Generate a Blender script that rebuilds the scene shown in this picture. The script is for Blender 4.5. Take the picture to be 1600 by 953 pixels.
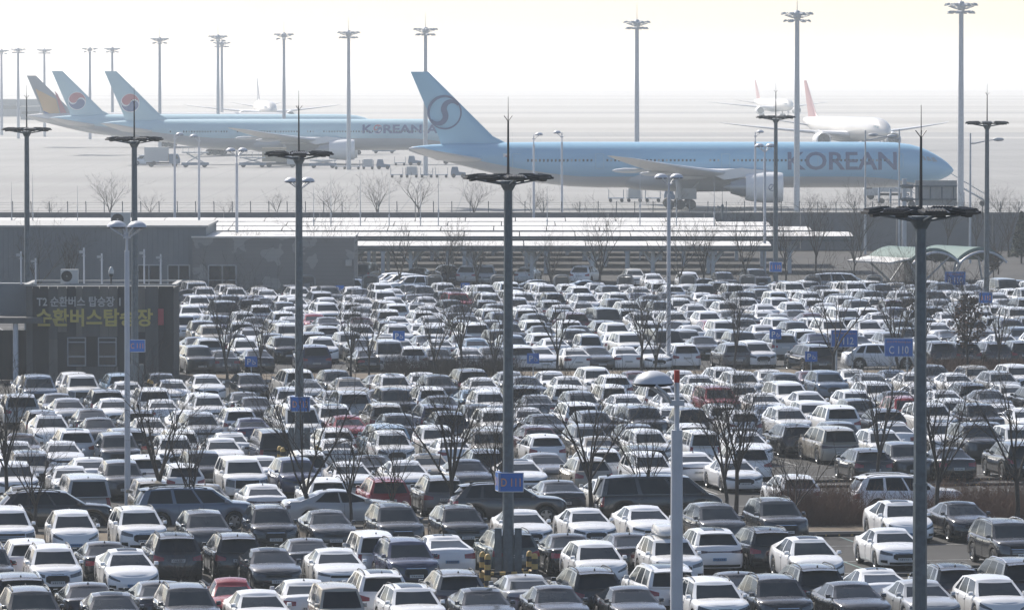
import bpy, bmesh, math, random
import numpy as np
from mathutils import Vector, Matrix

for _o in list(bpy.data.objects):
    bpy.data.objects.remove(_o)
sc = bpy.context.scene
col = sc.collection
R = math.radians

# ------------------------------------------------------------------ camera, sky, sun, exposure
CAMZ = 18.7
FPX = 8889.0                      # 200 mm lens, in pixels of a 1600 px wide picture
PITCH = math.atan((476.5 - 110.0) / FPX)
cam_d = bpy.data.cameras.new('camera')
cam_d.lens = 200.0
cam_d.sensor_width = 36.0
cam_d.clip_start = 1.0
cam_d.clip_end = 40000.0
cam = bpy.data.objects.new('camera', cam_d)
col.objects.link(cam)
cam.location = (0, 0, CAMZ)
cam.rotation_euler = (math.pi / 2 - PITCH, 0, 0)
sc.camera = cam

SUN_EL, SUN_AZ = 42.0, -34.0      # degrees; azimuth from straight ahead, negative = to the left
world = bpy.data.worlds.new('World')
sc.world = world
world.use_nodes = True
wn = world.node_tree
wn.nodes.clear()
sky = wn.nodes.new('ShaderNodeTexSky')
sky.sky_type = 'NISHITA'
sky.sun_disc = False
sky.sun_elevation = R(SUN_EL)
sky.sun_rotation = R(SUN_AZ)
sky.altitude = 0
sky.air_density = 0.65
sky.dust_density = 1.1
sky.ozone_density = 0.3
bg = wn.nodes.new('ShaderNodeBackground')
bg.inputs['Strength'].default_value = 0.115
wo = wn.nodes.new('ShaderNodeOutputWorld')
wn.links.new(sky.outputs[0], bg.inputs[0])
wn.links.new(bg.outputs[0], wo.inputs[0])

sun_d = bpy.data.lights.new('sun', 'SUN')
sun_d.energy = 5.0
sun_d.angle = R(0.6)
sun_d.color = (1.0, 0.95, 0.875)
sun = bpy.data.objects.new('sun', sun_d)
col.objects.link(sun)
_sd = Vector((math.sin(R(SUN_AZ)) * math.cos(R(SUN_EL)), math.cos(R(SUN_AZ)) * math.cos(R(SUN_EL)), math.sin(R(SUN_EL))))
sun.rotation_euler = (-_sd).to_track_quat('-Z', 'Y').to_euler()

sc.view_settings.view_transform = 'Standard'
sc.view_settings.look = 'None'
sc.view_settings.exposure = 0.42
sc.view_settings.gamma = 1.0
sc.view_settings.use_curve_mapping = False
sc.render.engine = 'CYCLES'
sc.cycles.use_denoising = True
sc.cycles.max_bounces = 6
sc.cycles.diffuse_bounces = 2
sc.cycles.glossy_bounces = 2
sc.cycles.transmission_bounces = 2
sc.cycles.volume_bounces = 1
sc.cycles.use_adaptive_sampling = True
sc.cycles.adaptive_threshold = 0.02
HAZE_DENSITY = 0.00017

# ------------------------------------------------------------------ picture geometry helpers
_fw = Vector((0, math.cos(PITCH), -math.sin(PITCH)))
_up = Vector((0, math.sin(PITCH), math.cos(PITCH)))


def ray(px, py):
    return _fw + Vector(((px - 800) / FPX, 0, 0)) - _up * ((py - 476.5) / FPX)


def ground(px, py, z=0.0):
    d = ray(px, py)
    t = (z - CAMZ) / d.z
    return Vector((d.x * t, d.y * t, z))


def at_depth(px, py, Y):
    d = ray(px, py)
    t = Y / d.y
    return Vector((d.x * t, Y, CAMZ + d.z * t))


def xz(px, py, Y):
    p = at_depth(px, py, Y)
    return p.x, p.z


# car park grid: u runs along the rows (to the right and slightly away), v across them
GA = R(10.0)
UV = Vector((math.cos(GA), math.sin(GA), 0))
VV = Vector((-math.sin(GA), math.cos(GA), 0))


def uv(u, v, z=0.0):
    return UV * u + VV * v + Vector((0, 0, z))


def u_of(px, v):
    k = (px - 800) / FPX
    return v * (k * math.cos(GA) + math.sin(GA)) / (math.cos(GA) - k * math.sin(GA))


def px_of(p):
    d = Vector(p) - Vector((0, 0, CAMZ))
    f = d.dot(_fw)
    return 800 + FPX * d.x / f, 476.5 - FPX * d.dot(_up) / f


# ------------------------------------------------------------------ materials
def lin(r, g, b):
    f = lambda c: ((c / 255 + 0.055) / 1.055) ** 2.4 if c > 10 else c / 255 / 12.92
    return (f(r), f(g), f(b), 1)


class NT:
    def __init__(s, name):
        s.m = bpy.data.materials.new(name)
        s.m.use_nodes = True
        s.t = s.m.node_tree
        s.p = s.t.nodes['Principled BSDF']

    def n(s, typ, **kw):
        nd = s.t.nodes.new(typ)
        for k, v in kw.items():
            if hasattr(nd, k):
                setattr(nd, k, v)
            else:
                nd.inputs[k].default_value = v
        return nd

    def l(s, a, b):
        s.t.links.new(a, b)

    def mix(s, fac, a, b, mode='MIX'):
        nd = s.t.nodes.new('ShaderNodeMix')
        nd.data_type = 'RGBA'
        nd.blend_type = mode
        for sock, v in ((nd.inputs['Factor'], fac), (nd.inputs['A'], a), (nd.inputs['B'], b)):
            pass
        ins = [i for i in nd.inputs if i.enabled]
        for sock, v in zip((ins[0], ins[1], ins[2]), (fac, a, b)):
            if hasattr(v, 'is_linked') or isinstance(v, bpy.types.NodeSocket):
                s.l(v, sock)
            else:
                sock.default_value = v
        return [o for o in nd.outputs if o.enabled][0]

    def math(s, op, a, b=0.0, c=0.0):
        nd = s.t.nodes.new('ShaderNodeMath')
        nd.operation = op
        for i, v in enumerate((a, b, c)):
            if isinstance(v, bpy.types.NodeSocket):
                s.l(v, nd.inputs[i])
            else:
                nd.inputs[i].default_value = v
        return nd.outputs[0]

    def ramp(s, fac, lo, hi):
        nd = s.t.nodes.new('ShaderNodeMapRange')
        s.l(fac, nd.inputs['Value'])
        nd.inputs['From Min'].default_value = lo
        nd.inputs['From Max'].default_value = hi
        return nd.outputs[0]

    def noise(s, scale, vec=None, detail=3.0, rough=0.55):
        nd = s.n('ShaderNodeTexNoise')
        nd.inputs['Scale'].default_value = scale
        nd.inputs['Detail'].default_value = detail
        nd.inputs['Roughness'].default_value = rough
        if vec is not None:
            s.l(vec, nd.inputs['Vector'])
        return nd.outputs['Fac']

    def coord(s, which='Object', scale=None):
        tc = s.n('ShaderNodeTexCoord')
        o = tc.outputs[which]
        if scale:
            mp = s.n('ShaderNodeMapping')
            mp.inputs['Scale'].default_value = scale
            s.l(o, mp.inputs['Vector'])
            o = mp.outputs[0]
        return o

    def bump(s, h, strength=0.2, dist=0.02):
        b = s.n('ShaderNodeBump')
        b.inputs['Strength'].default_value = strength
        b.inputs['Distance'].default_value = dist
        s.l(h, b.inputs['Height'])
        s.l(b.outputs[0], s.p.inputs['Normal'])


M = {}


def mat(name, rgb, rough=0.6, metal=0.0, var=0.0, scale=3.0, spec=0.5, coat=0.0, bump=0.0, stretch=None):
    t = NT(name)
    c = rgb if len(rgb) == 4 else (*rgb, 1)
    t.p.inputs['Base Color'].default_value = c
    t.p.inputs['Roughness'].default_value = rough
    t.p.inputs['Metallic'].default_value = metal
    t.p.inputs['Specular IOR Level'].default_value = spec
    t.p.inputs['Coat Weight'].default_value = coat
    t.p.inputs['Coat Roughness'].default_value = 0.06
    if var:
        v = t.noise(scale, t.coord('Object', stretch), 4.0)
        d = tuple(x * (1 - var) for x in c[:3]) + (1,)
        e = tuple(min(1, x * (1 + var)) for x in c[:3]) + (1,)
        t.l(t.mix(t.ramp(v, 0.3, 0.7), d, e), t.p.inputs['Base Color'])
        if bump:
            t.bump(v, bump)
    M[name] = t.m
    return t


def paint_mat(name, attr=False):
    """car paint: the colour comes from the object (or the mesh colour of the far cars), road dust lies on top"""
    t = NT(name)
    if attr:
        a = t.n('ShaderNodeAttribute')
        a.attribute_name = 'paint'
        c = a.outputs['Color']
    else:
        c = t.n('ShaderNodeObjectInfo').outputs['Color']
    g = t.n('ShaderNodeNewGeometry')
    sep = t.n('ShaderNodeSeparateXYZ')
    t.l(g.outputs['Normal'], sep.inputs[0])
    up = t.ramp(sep.outputs['Z'], 0.6, 1.0)
    nz = t.noise(2.2, g.outputs['Position'], 4.0)
    fine = t.noise(14.0, g.outputs['Position'], 2.0)
    dust = t.math('MULTIPLY', up, t.math('MULTIPLY_ADD', nz, 0.30, -0.02))
    dust = t.math('ADD', dust, t.math('MULTIPLY', fine, 0.025))
    t.l(t.mix(dust, c, (0.30, 0.305, 0.31, 1)), t.p.inputs['Base Color'])
    t.l(t.math('MULTIPLY_ADD', dust, 0.6, 0.18), t.p.inputs['Roughness'])
    t.p.inputs['Coat Weight'].default_value = 0.7
    t.p.inputs['Specular IOR Level'].default_value = 0.5
    t.p.inputs['Coat Roughness'].default_value = 0.1
    M[name] = t.m


paint_mat('car_paint')
paint_mat('far_paint', True)
t = mat('car_glass', (0.016, 0.021, 0.026), 0.07, spec=0.16)
t.p.inputs['Specular Tint'].default_value = (0.72, 0.88, 1.0, 1)
_g = t.n('ShaderNodeNewGeometry')
_n = t.noise(1.6, _g.outputs['Position'], 4.0)
t.l(t.mix(t.math('MULTIPLY', t.ramp(_n, 0.35, 0.75), 0.12), (0.008, 0.014, 0.022, 1), (0.10, 0.112, 0.12, 1)), t.p.inputs['Base Color'])
t.l(t.math('MULTIPLY_ADD', _n, 0.2, 0.0), t.p.inputs['Roughness'])
mat('black_trim', (0.009, 0.010, 0.012), 0.5, spec=.3)
mat('underbody', (0.006, 0.006, 0.007), 0.9)
mat('tyre', (0.018, 0.018, 0.019), 0.85)
mat('rim', (0.32, 0.33, 0.34), 0.3, 0.8)
mat('rim_dark', (0.03, 0.03, 0.032), 0.5, 0.3)
mat('chrome', (0.55, 0.56, 0.57), 0.18, 1.0)
mat('headlamp', (0.05, 0.056, 0.064), 0.12, 0.2, coat=1.0)
mat('headlamp_dark', (0.035, 0.04, 0.045), 0.08, coat=1.0)
mat('tail_red', (0.22, 0.008, 0.014), 0.15, coat=0.8)
mat('tail_dark', (0.045, 0.006, 0.01), 0.15, coat=0.8)


def plate_mat(name, base, ink):
    t = NT(name)
    o = t.coord('Object')
    s = t.n('ShaderNodeSeparateXYZ')
    t.l(o, s.inputs[0])
    w = t.math('FRACT', t.math('MULTIPLY', s.outputs['Y'], 14.5))
    k = t.math('MULTIPLY', t.math('GREATER_THAN', w, 0.32), t.math('LESS_THAN', t.math('ABSOLUTE', s.outputs['Z']), 0.033))
    k = t.math('MULTIPLY', k, t.math('LESS_THAN', t.math('ABSOLUTE', s.outputs['Y']), 0.215))
    n = t.math('GREATER_THAN', t.noise(55.0, o, 1.0), 0.44)
    t.l(t.mix(t.math('MULTIPLY', k, n), base, ink), t.p.inputs['Base Color'])
    t.p.inputs['Roughness'].default_value = 0.4
    M[name] = t.m


plate_mat('plate_white', (0.55, 0.56, 0.56, 1), (0.03, 0.03, 0.035, 1))
plate_mat('plate_blue', (0.10, 0.23, 0.42, 1), (0.02, 0.03, 0.05, 1))

mat('white_steel', (0.50, 0.52, 0.56), 0.45, var=0.06, scale=2)
mat('mast_steel', (0.095, 0.118, 0.135), 0.5, 0.2, var=0.22, scale=5, bump=0.05)
mat('mast_light', (0.46, 0.48, 0.50), 0.5, 0.1, var=0.1, scale=3)  # galvanised grey, lightened to stand in for haze on the far masts
mat('panel_dark', (0.02, 0.022, 0.026), 0.4, 0.3)
mat('lens_glass', (0.22, 0.23, 0.24), 0.2)
mat('bark', (0.045, 0.038, 0.033), 0.9, var=0.35, scale=9)
mat('twig', (0.042, 0.034, 0.03), 0.9)
mat('twig_red', (0.13, 0.076, 0.052), 0.9)
mat('dry_leaf', (0.075, 0.036, 0.022), 0.85, var=0.4, scale=6)
mat('needle_leaf', (0.03, 0.045, 0.028), 0.9, var=0.4, scale=6)
mat('stopper', (0.018, 0.018, 0.019), 0.7)
mat('yellow', (0.50, 0.33, 0.10), 0.6, var=0.15, scale=8)
mat('black_paint', (0.015, 0.016, 0.018), 0.6)
mat('red_paint', (0.42, 0.035, 0.02), 0.45)
mat('sign_blue', (0.004, 0.115, 0.44), 0.4, var=0.06)
mat('sign_white', (0.62, 0.64, 0.66), 0.5)
mat('sign_amber', (0.58, 0.30, 0.16), 0.5)
mat('letter_white', (0.46, 0.46, 0.45), 0.5)
mat('letter_yellow', (0.46, 0.38, 0.09), 0.5)
mat('letter_red', (0.33, 0.03, 0.05), 0.5)
mat('roof_white', (0.60, 0.58, 0.545), 0.45, var=0.09, scale=0.5)
mat('joint_dark', (0.10, 0.10, 0.10), 0.8)
mat('pale_green', (0.075, 0.14, 0.13), 0.75, var=0.08, scale=0.8)
mat('wall_grey', (0.14, 0.15, 0.16), 0.85, var=0.14, scale=0.4)
mat('concrete', (0.23, 0.23, 0.22), 0.85, var=0.12, scale=0.8)
mat('kerb_stone', (0.20, 0.20, 0.20), 0.85, var=0.18, scale=2)
mat('window_frame', (0.36, 0.38, 0.40), 0.5)
mat('building_glass', (0.015, 0.024, 0.036), 0.12, spec=.25)
mat('clad_dark', (0.022, 0.026, 0.032), 0.8, var=0.25, scale=1.5, stretch=(1, 1, 0.15))
mat('clad_mid', (0.085, 0.088, 0.09), 0.8, var=0.22, scale=1.5, stretch=(1, 1, 0.15))
mat('clad_brown', (0.125, 0.118, 0.108), 0.8, var=0.22, scale=1.5, stretch=(1, 1, 0.15))
mat('siding', (0.145, 0.165, 0.185), 0.7, var=0.1, scale=0.6)
mat('parapet', (0.33, 0.33, 0.32), 0.7, var=0.12)
mat('ac_white', (0.50, 0.51, 0.50), 0.5)
mat('charger_grey', (0.20, 0.21, 0.22), 0.5)
mat('charger_dark', (0.04, 0.045, 0.05), 0.5)
mat('tan', (0.30, 0.25, 0.17), 0.7, var=0.2)

# aircraft; the far ones are painted paler to stand in for haze
mat('air_blue', (0.25, 0.47, 0.61), 0.32, coat=0.4)
mat('air_pale', (0.40, 0.57, 0.62), 0.35, coat=0.3)
mat('air_white', (0.76, 0.76, 0.75), 0.35, coat=0.3)
mat('air_grey', (0.44, 0.45, 0.46), 0.42)
mat('wing_grey', (0.58, 0.585, 0.59), 0.4)
mat('air_ink', (0.095, 0.13, 0.235), 0.45)
mat('air_navy', (0.06, 0.10, 0.24), 0.45)
mat('air_red', (0.45, 0.12, 0.14), 0.45)
mat('air_yellow', (0.55, 0.33, 0.13), 0.45)
mat('air_stone', (0.27, 0.28, 0.30), 0.45)
mat('air_window', (0.04, 0.07, 0.10), 0.3)
mat('air_window_light', (0.30, 0.36, 0.38), 0.3)
mat('metal_bare', (0.34, 0.35, 0.36), 0.35, 0.7)
mat('gear_dark', (0.035, 0.037, 0.04), 0.7)
mat('truck_white', (0.45, 0.46, 0.46), 0.5)
mat('truck_blue', (0.10, 0.16, 0.24), 0.5)
mat('air_pink', (0.46, 0.27, 0.27), 0.45)
mat('orange', (0.42, 0.20, 0.05), 0.6)


def asphalt():
    t = NT('asphalt')
    c = t.coord('Object')
    a = t.noise(0.22, c, 5.0)
    b = t.noise(9.0, c, 3.0)
    k = t.noise(1.1, t.coord('Object', (1, 3, 1)), 4.0)
    base = t.mix(t.ramp(a, 0.3, 0.72), (0.042, 0.042, 0.042, 1), (0.072, 0.070, 0.068, 1))
    base = t.mix(t.math('MULTIPLY', t.ramp(b, 0.35, 0.75), 0.35), base, (0.05, 0.049, 0.048, 1))
    base = t.mix(t.math('MULTIPLY', t.ramp(k, 0.52, 0.72), 0.5), base, (0.035, 0.034, 0.034, 1))
    t.l(base, t.p.inputs['Base Color'])
    t.p.inputs['Roughness'].default_value = 0.85
    t.p.inputs['Specular IOR Level'].default_value = 0.15
    t.bump(b, 0.15)
    M['asphalt'] = t.m
    t = NT('apron_concrete')
    c = t.coord('Object')
    a = t.noise(0.02, t.coord('Object', (0.35, 1, 1)), 5.0)
    b = t.noise(0.4, t.coord('Object', (0.2, 1, 1)), 4.0)
    base = t.mix(t.ramp(a, 0.3, 0.7), (0.155, 0.153, 0.149, 1), (0.225, 0.222, 0.216, 1))
    base = t.mix(t.math('MULTIPLY', t.ramp(b, 0.5, 0.7), 0.5), base, (0.15, 0.148, 0.145, 1))
    s = t.n('ShaderNodeSeparateXYZ')
    t.l(c, s.inputs[0])
    for ax in ('X', 'Y'):
        w = t.math('FRACT', t.math('MULTIPLY', s.outputs[ax], 1 / 7.5))
        base = t.mix(t.math('MULTIPLY', t.math('LESS_THAN', w, 0.03), 0.6), base, (0.08, 0.09, 0.09, 1))
    t.l(base, t.p.inputs['Base Color'])
    t.p.inputs['Roughness'].default_value = 0.75
    M['apron_concrete'] = t.m
    t = NT('airfield')  # ground tones lightened so colour stands in for haze towards the horizon
    a = t.noise(0.004, t.coord('Object', (0.12, 1, 1)), 5.0)
    b = t.noise(0.03, t.coord('Object', (0.1, 1, 1)), 4.0)
    base = t.mix(t.ramp(a, 0.42, 0.58), (0.24, 0.23, 0.21, 1), (0.35, 0.34, 0.32, 1))
    base = t.mix(t.math('MULTIPLY', t.ramp(b, 0.4, 0.7), 0.5), base, (0.22, 0.21, 0.185, 1))
    t.l(base, t.p.inputs['Base Color'])
    t.p.inputs['Roughness'].default_value = 0.9
    M['airfield'] = t.m
    t = NT('soil')
    c = t.coord('Object')
    b = t.noise(6.0, c, 5.0)
    a = t.noise(0.7, c, 3.0)
    base = t.mix(t.ramp(b, 0.3, 0.7), (0.05, 0.038, 0.028, 1), (0.14, 0.108, 0.075, 1))
    base = t.mix(t.math('MULTIPLY', t.ramp(a, 0.45, 0.7), 0.6), base, (0.17, 0.14, 0.095, 1))
    t.l(base, t.p.inputs['Base Color'])
    t.p.inputs['Roughness'].default_value = 0.95
    t.bump(b, 0.6, 0.05)
    M['soil'] = t.m
    t = NT('line_paint')
    n = t.noise(5.0, t.coord('Object'), 4.0)
    t.l(t.mix(t.ramp(n, 0.4, 0.62), (0.16, 0.155, 0.15, 1), (0.45, 0.45, 0.44, 1)), t.p.inputs['Base Color'])
    M['line_paint'] = t.m
    t = NT('teal_paint')
    n = t.noise(4.0, t.coord('Object'), 4.0)
    t.l(t.mix(t.ramp(n, 0.38, 0.68), (0.13, 0.14, 0.135, 1), (0.07, 0.24, 0.21, 1)), t.p.inputs['Base Color'])
    M['teal_paint'] = t.m
    # plaster wall with pale repaired patches
    t = NT('patched_wall')
    c = t.coord('Object')
    a = t.noise(0.42, t.coord('Object', (1, 1, 1.1)), 3.0, 0.5)
    b = t.noise(3.0, c, 3.0)
    s = t.n('ShaderNodeSeparateXYZ')
    t.l(c, s.inputs[0])
    f = t.math('GREATER_THAN', a, 0.555)
    base = t.mix(f, (0.165, 0.165, 0.165, 1), (0.27, 0.27, 0.265, 1))
    w = t.math('FRACT', t.math('MULTIPLY', s.outputs['Z'], 3.0))
    base = t.mix(t.math('MULTIPLY', t.math('LESS_THAN', w, 0.07), 0.35), base, (0.05, 0.05, 0.05, 1))
    base = t.mix(t.math('MULTIPLY', b, 0.2), base, (0.12, 0.12, 0.12, 1))
    t.l(base, t.p.inputs['Base Color'])
    t.p.inputs['Roughness'].default_value = 0.85
    M['patched_wall'] = t.m


asphalt()


# ------------------------------------------------------------------ mesh building
class MB:
    def __init__(s):
        s.v, s.f, s.m = [], [], []
        s.mi = 0

    def add(s, vs, fs):
        b = len(s.v)
        s.v.extend([tuple(p) for p in vs])
        for f in fs:
            s.f.append(tuple(i + b for i in f))
            s.m.append(s.mi)

    def box(s, c, d, rz=0.0, rx=0.0, ry=0.0, taper=1.0):
        hx, hy, hz = d[0] / 2, d[1] / 2, d[2] / 2
        m = Matrix.Rotation(rz, 3, 'Z') @ Matrix.Rotation(ry, 3, 'Y') @ Matrix.Rotation(rx, 3, 'X')
        vs = []
        for z, k in ((-hz, 1.0), (hz, taper)):
            for x, y in ((-hx, -hy), (hx, -hy), (hx, hy), (-hx, hy)):
                vs.append(m @ Vector((x * k, y * k, z)) + Vector(c))
        s.add(vs, [(3, 2, 1, 0), (4, 5, 6, 7), (0, 1, 5, 4), (1, 2, 6, 5), (2, 3, 7, 6), (3, 0, 4, 7)])

    def tube(s, pts, rad, n=6, cap=True):
        pts = [Vector(p) for p in pts]
        if not hasattr(rad, '__len__'):
            rad = [rad] * len(pts)
        rings = []
        vs, fs = [], []
        a = None
        for i, p in enumerate(pts):
            d = (pts[min(i + 1, len(pts) - 1)] - pts[max(i - 1, 0)])
            if d.length < 1e-9:
                d = Vector((0, 0, 1))
            d.normalize()
            if a is None or abs(a.dot(d)) > 0.95:
                a = Vector((1, 0, 0)) if abs(d.x) < 0.8 else Vector((0, 1, 0))
            a = (a - d * a.dot(d)).normalized()
            b = d.cross(a)
            for k in range(n):
                an = 2 * math.pi * k / n
                vs.append(p + (a * math.cos(an) + b * math.sin(an)) * rad[i])
        for i in range(len(pts) - 1):
            for k in range(n):
                k2 = (k + 1) % n
                fs.append((i * n + k, i * n + k2, (i + 1) * n + k2, (i + 1) * n + k))
        if cap:
            fs.append(tuple(range(n - 1, -1, -1)))
            fs.append(tuple((len(pts) - 1) * n + k for k in range(n)))
        s.add(vs, fs)

    def lathe(s, prof, n=16, c=(0, 0, 0), axis='Z', ang=2 * math.pi):
        """prof: list of (radius, height)"""
        vs, fs = [], []
        m = n if ang >= 6.28 else n + 1
        for r, h in prof:
            for k in range(m):
                an = ang * k / n
                x, y = r * math.cos(an), r * math.sin(an)
                p = (x, y, h) if axis == 'Z' else ((h, x, y) if axis == 'X' else (x, h, -y))
                vs.append((p[0] + c[0], p[1] + c[1], p[2] + c[2]))
        for i in range(len(prof) - 1):
            for k in range(n):
                k2 = (k + 1) % m
                fs.append((i * m + k, i * m + k2, (i + 1) * m + k2, (i + 1) * m + k))
        s.add(vs, fs)

    def grid(s, rows):
        n = len(rows[0])
        vs = [p for r in rows for p in r]
        fs = []
        for i in range(len(rows) - 1):
            for k in range(n - 1):
                fs.append((i * n + k, i * n + k + 1, (i + 1) * n + k + 1, (i + 1) * n + k))
        s.add(vs, fs)

    def prism(s, poly, off):
        """flat polygon (3d points) pushed along off"""
        off = Vector(off)
        n = len(poly)
        vs = [Vector(p) for p in poly] + [Vector(p) + off for p in poly]
        fs = [tuple(range(n - 1, -1, -1)), tuple(range(n, 2 * n))]
        for i in range(n):
            j = (i + 1) % n
            fs.append((i, j, n + j, n + i))
        s.add(vs, fs)

    def mesh(s, name, mats, smooth=None, fix=True):
        me = bpy.data.meshes.new(name)
        me.from_pydata(s.v, [], s.f)
        for mm in (mats if isinstance(mats, (list, tuple)) else [mats]):
            me.materials.append(M[mm] if isinstance(mm, str) else mm)
        if any(s.m):
            me.polygons.foreach_set('material_index', s.m)
        if fix:
            bm = bmesh.new()
            bm.from_mesh(me)
            bmesh.ops.recalc_face_normals(bm, faces=bm.faces)
            bm.to_mesh(me)
            bm.free()
        if smooth is not None:
            me.polygons.foreach_set('use_smooth', [True] * len(me.polygons))
            me.set_sharp_from_angle(angle=R(smooth))
        me.update()
        return me

    def build(s, name, mats, parent=None, smooth=None, fix=True):
        return link(name, s.mesh(name, mats, smooth, fix), parent)


def link(name, me, parent=None, loc=None, rz=None, color=None):
    o = bpy.data.objects.new(name, me)
    col.objects.link(o)
    if parent is not None:
        o.parent = parent
    if loc is not None:
        o.location = loc
    if rz is not None:
        o.rotation_euler = (0, 0, rz)
    if color is not None:
        o.color = color
    return o


def tag(o, label=None, cat=None, group=None, kind=None):
    if label:
        o['label'] = label
    if cat:
        o['category'] = cat
    if group:
        o['group'] = group
    if kind:
        o['kind'] = kind
    return o


def thing(name, label, cat, loc=(0, 0, 0), rz=0.0, group=None):
    o = link(name, None, None, loc, rz)
    o.empty_display_size = 0.2
    return tag(o, label, cat, group)


def copy_tree(src, loc, rz, label, group=None, scale=None):
    def cp(o, parent):
        c = o.copy()
        col.objects.link(c)
        c.parent = parent
        for ch in list(o.children):
            cp(ch, c)
        return c
    r = cp(src, None)
    r.location = loc
    r.rotation_euler = (0, 0, rz)
    if scale:
        r.scale = scale if hasattr(scale, '__len__') else (scale,) * 3
    r['label'] = label
    if group:
        r['group'] = group
    return r


ORD = ['zeroth', 'first', 'second', 'third', 'fourth', 'fifth', 'sixth', 'seventh', 'eighth', 'ninth', 'tenth', 'eleventh', 'twelfth',
       'thirteenth', 'fourteenth', 'fifteenth', 'sixteenth', 'seventeenth', 'eighteenth', 'nineteenth', 'twentieth']


def ordn(n):
    if n <= 20:
        return ORD[n]
    tens = {2: 'twenty', 3: 'thirty', 4: 'forty'}[n // 10]
    return tens + '-' + ORD[n % 10] if n % 10 else {20: 'twentieth', 30: 'thirtieth', 40: 'fortieth'}[n]


_dgc = {}


def text_mesh(body, height, bold=0.0, spacing=1.0, extrude=0.0):
    """vertices and faces of a line of lettering, centred, in the x/y plane, cap height scaled to `height`"""
    cu = bpy.data.curves.new('txt', 'FONT')
    cu.body = body
    cu.align_x = 'CENTER'
    cu.align_y = 'CENTER'
    cu.size = 1.0
    cu.offset = bold
    cu.space_character = spacing
    cu.extrude = extrude
    cu.resolution_u = 3
    ob = bpy.data.objects.new('txt', cu)
    col.objects.link(ob)
    dg = bpy.context.evaluated_depsgraph_get()
    me = bpy.data.meshes.new_from_object(ob.evaluated_get(dg))
    v = np.array([p.co[:] for p in me.vertices]) if len(me.vertices) else np.zeros((0, 3))
    f = [tuple(p.vertices) for p in me.polygons]
    bpy.data.objects.remove(ob)
    bpy.data.curves.remove(cu)
    bpy.data.meshes.remove(me)
    if len(v):
        v[:, :2] -= (v[:, :2].max(0) + v[:, :2].min(0)) / 2
        k = height / max(1e-6, v[:, 1].max() - v[:, 1].min())
        v[:, :2] *= k
    return v, f


def lettering(body, height, matn, parent, loc, rz=0.0, bold=0.0, name='lettering', width=None, spacing=1.0):
    """upright lettering facing -y, its faces standing at loc"""
    v, f = text_mesh(body, height, bold, spacing)
    if width:
        v[:, 0] *= width / max(1e-6, v[:, 0].max() - v[:, 0].min())
    b = MB()
    b.add([(p[0], 0.0, p[1]) for p in v], f)
    o = b.build(name, matn, parent, fix=False)
    o.location = loc
    o.rotation_euler = (0, 0, rz)
    return o

# ------------------------------------------------------------------ cars
def S(**k):
    d = dict(W=1.86, H=1.45, r=0.33, ax=(1.42, -1.42), sill=0.22, wb=0.905, wr=0.66, win=((.06, .40), (.44, .74)), nose=0.55, n=2.7,
             clad=False, rails=False, mirror=1.0, front='hex', rear='pair', plate_r=0.5, fin=True, crown=0.05, roofdrop=(0.07, 0.07), handles=2,
             fbow=0.16, seams=(0.42,), plate='plate_white', lamp='headlamp')
    d.update(k)
    return d


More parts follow.
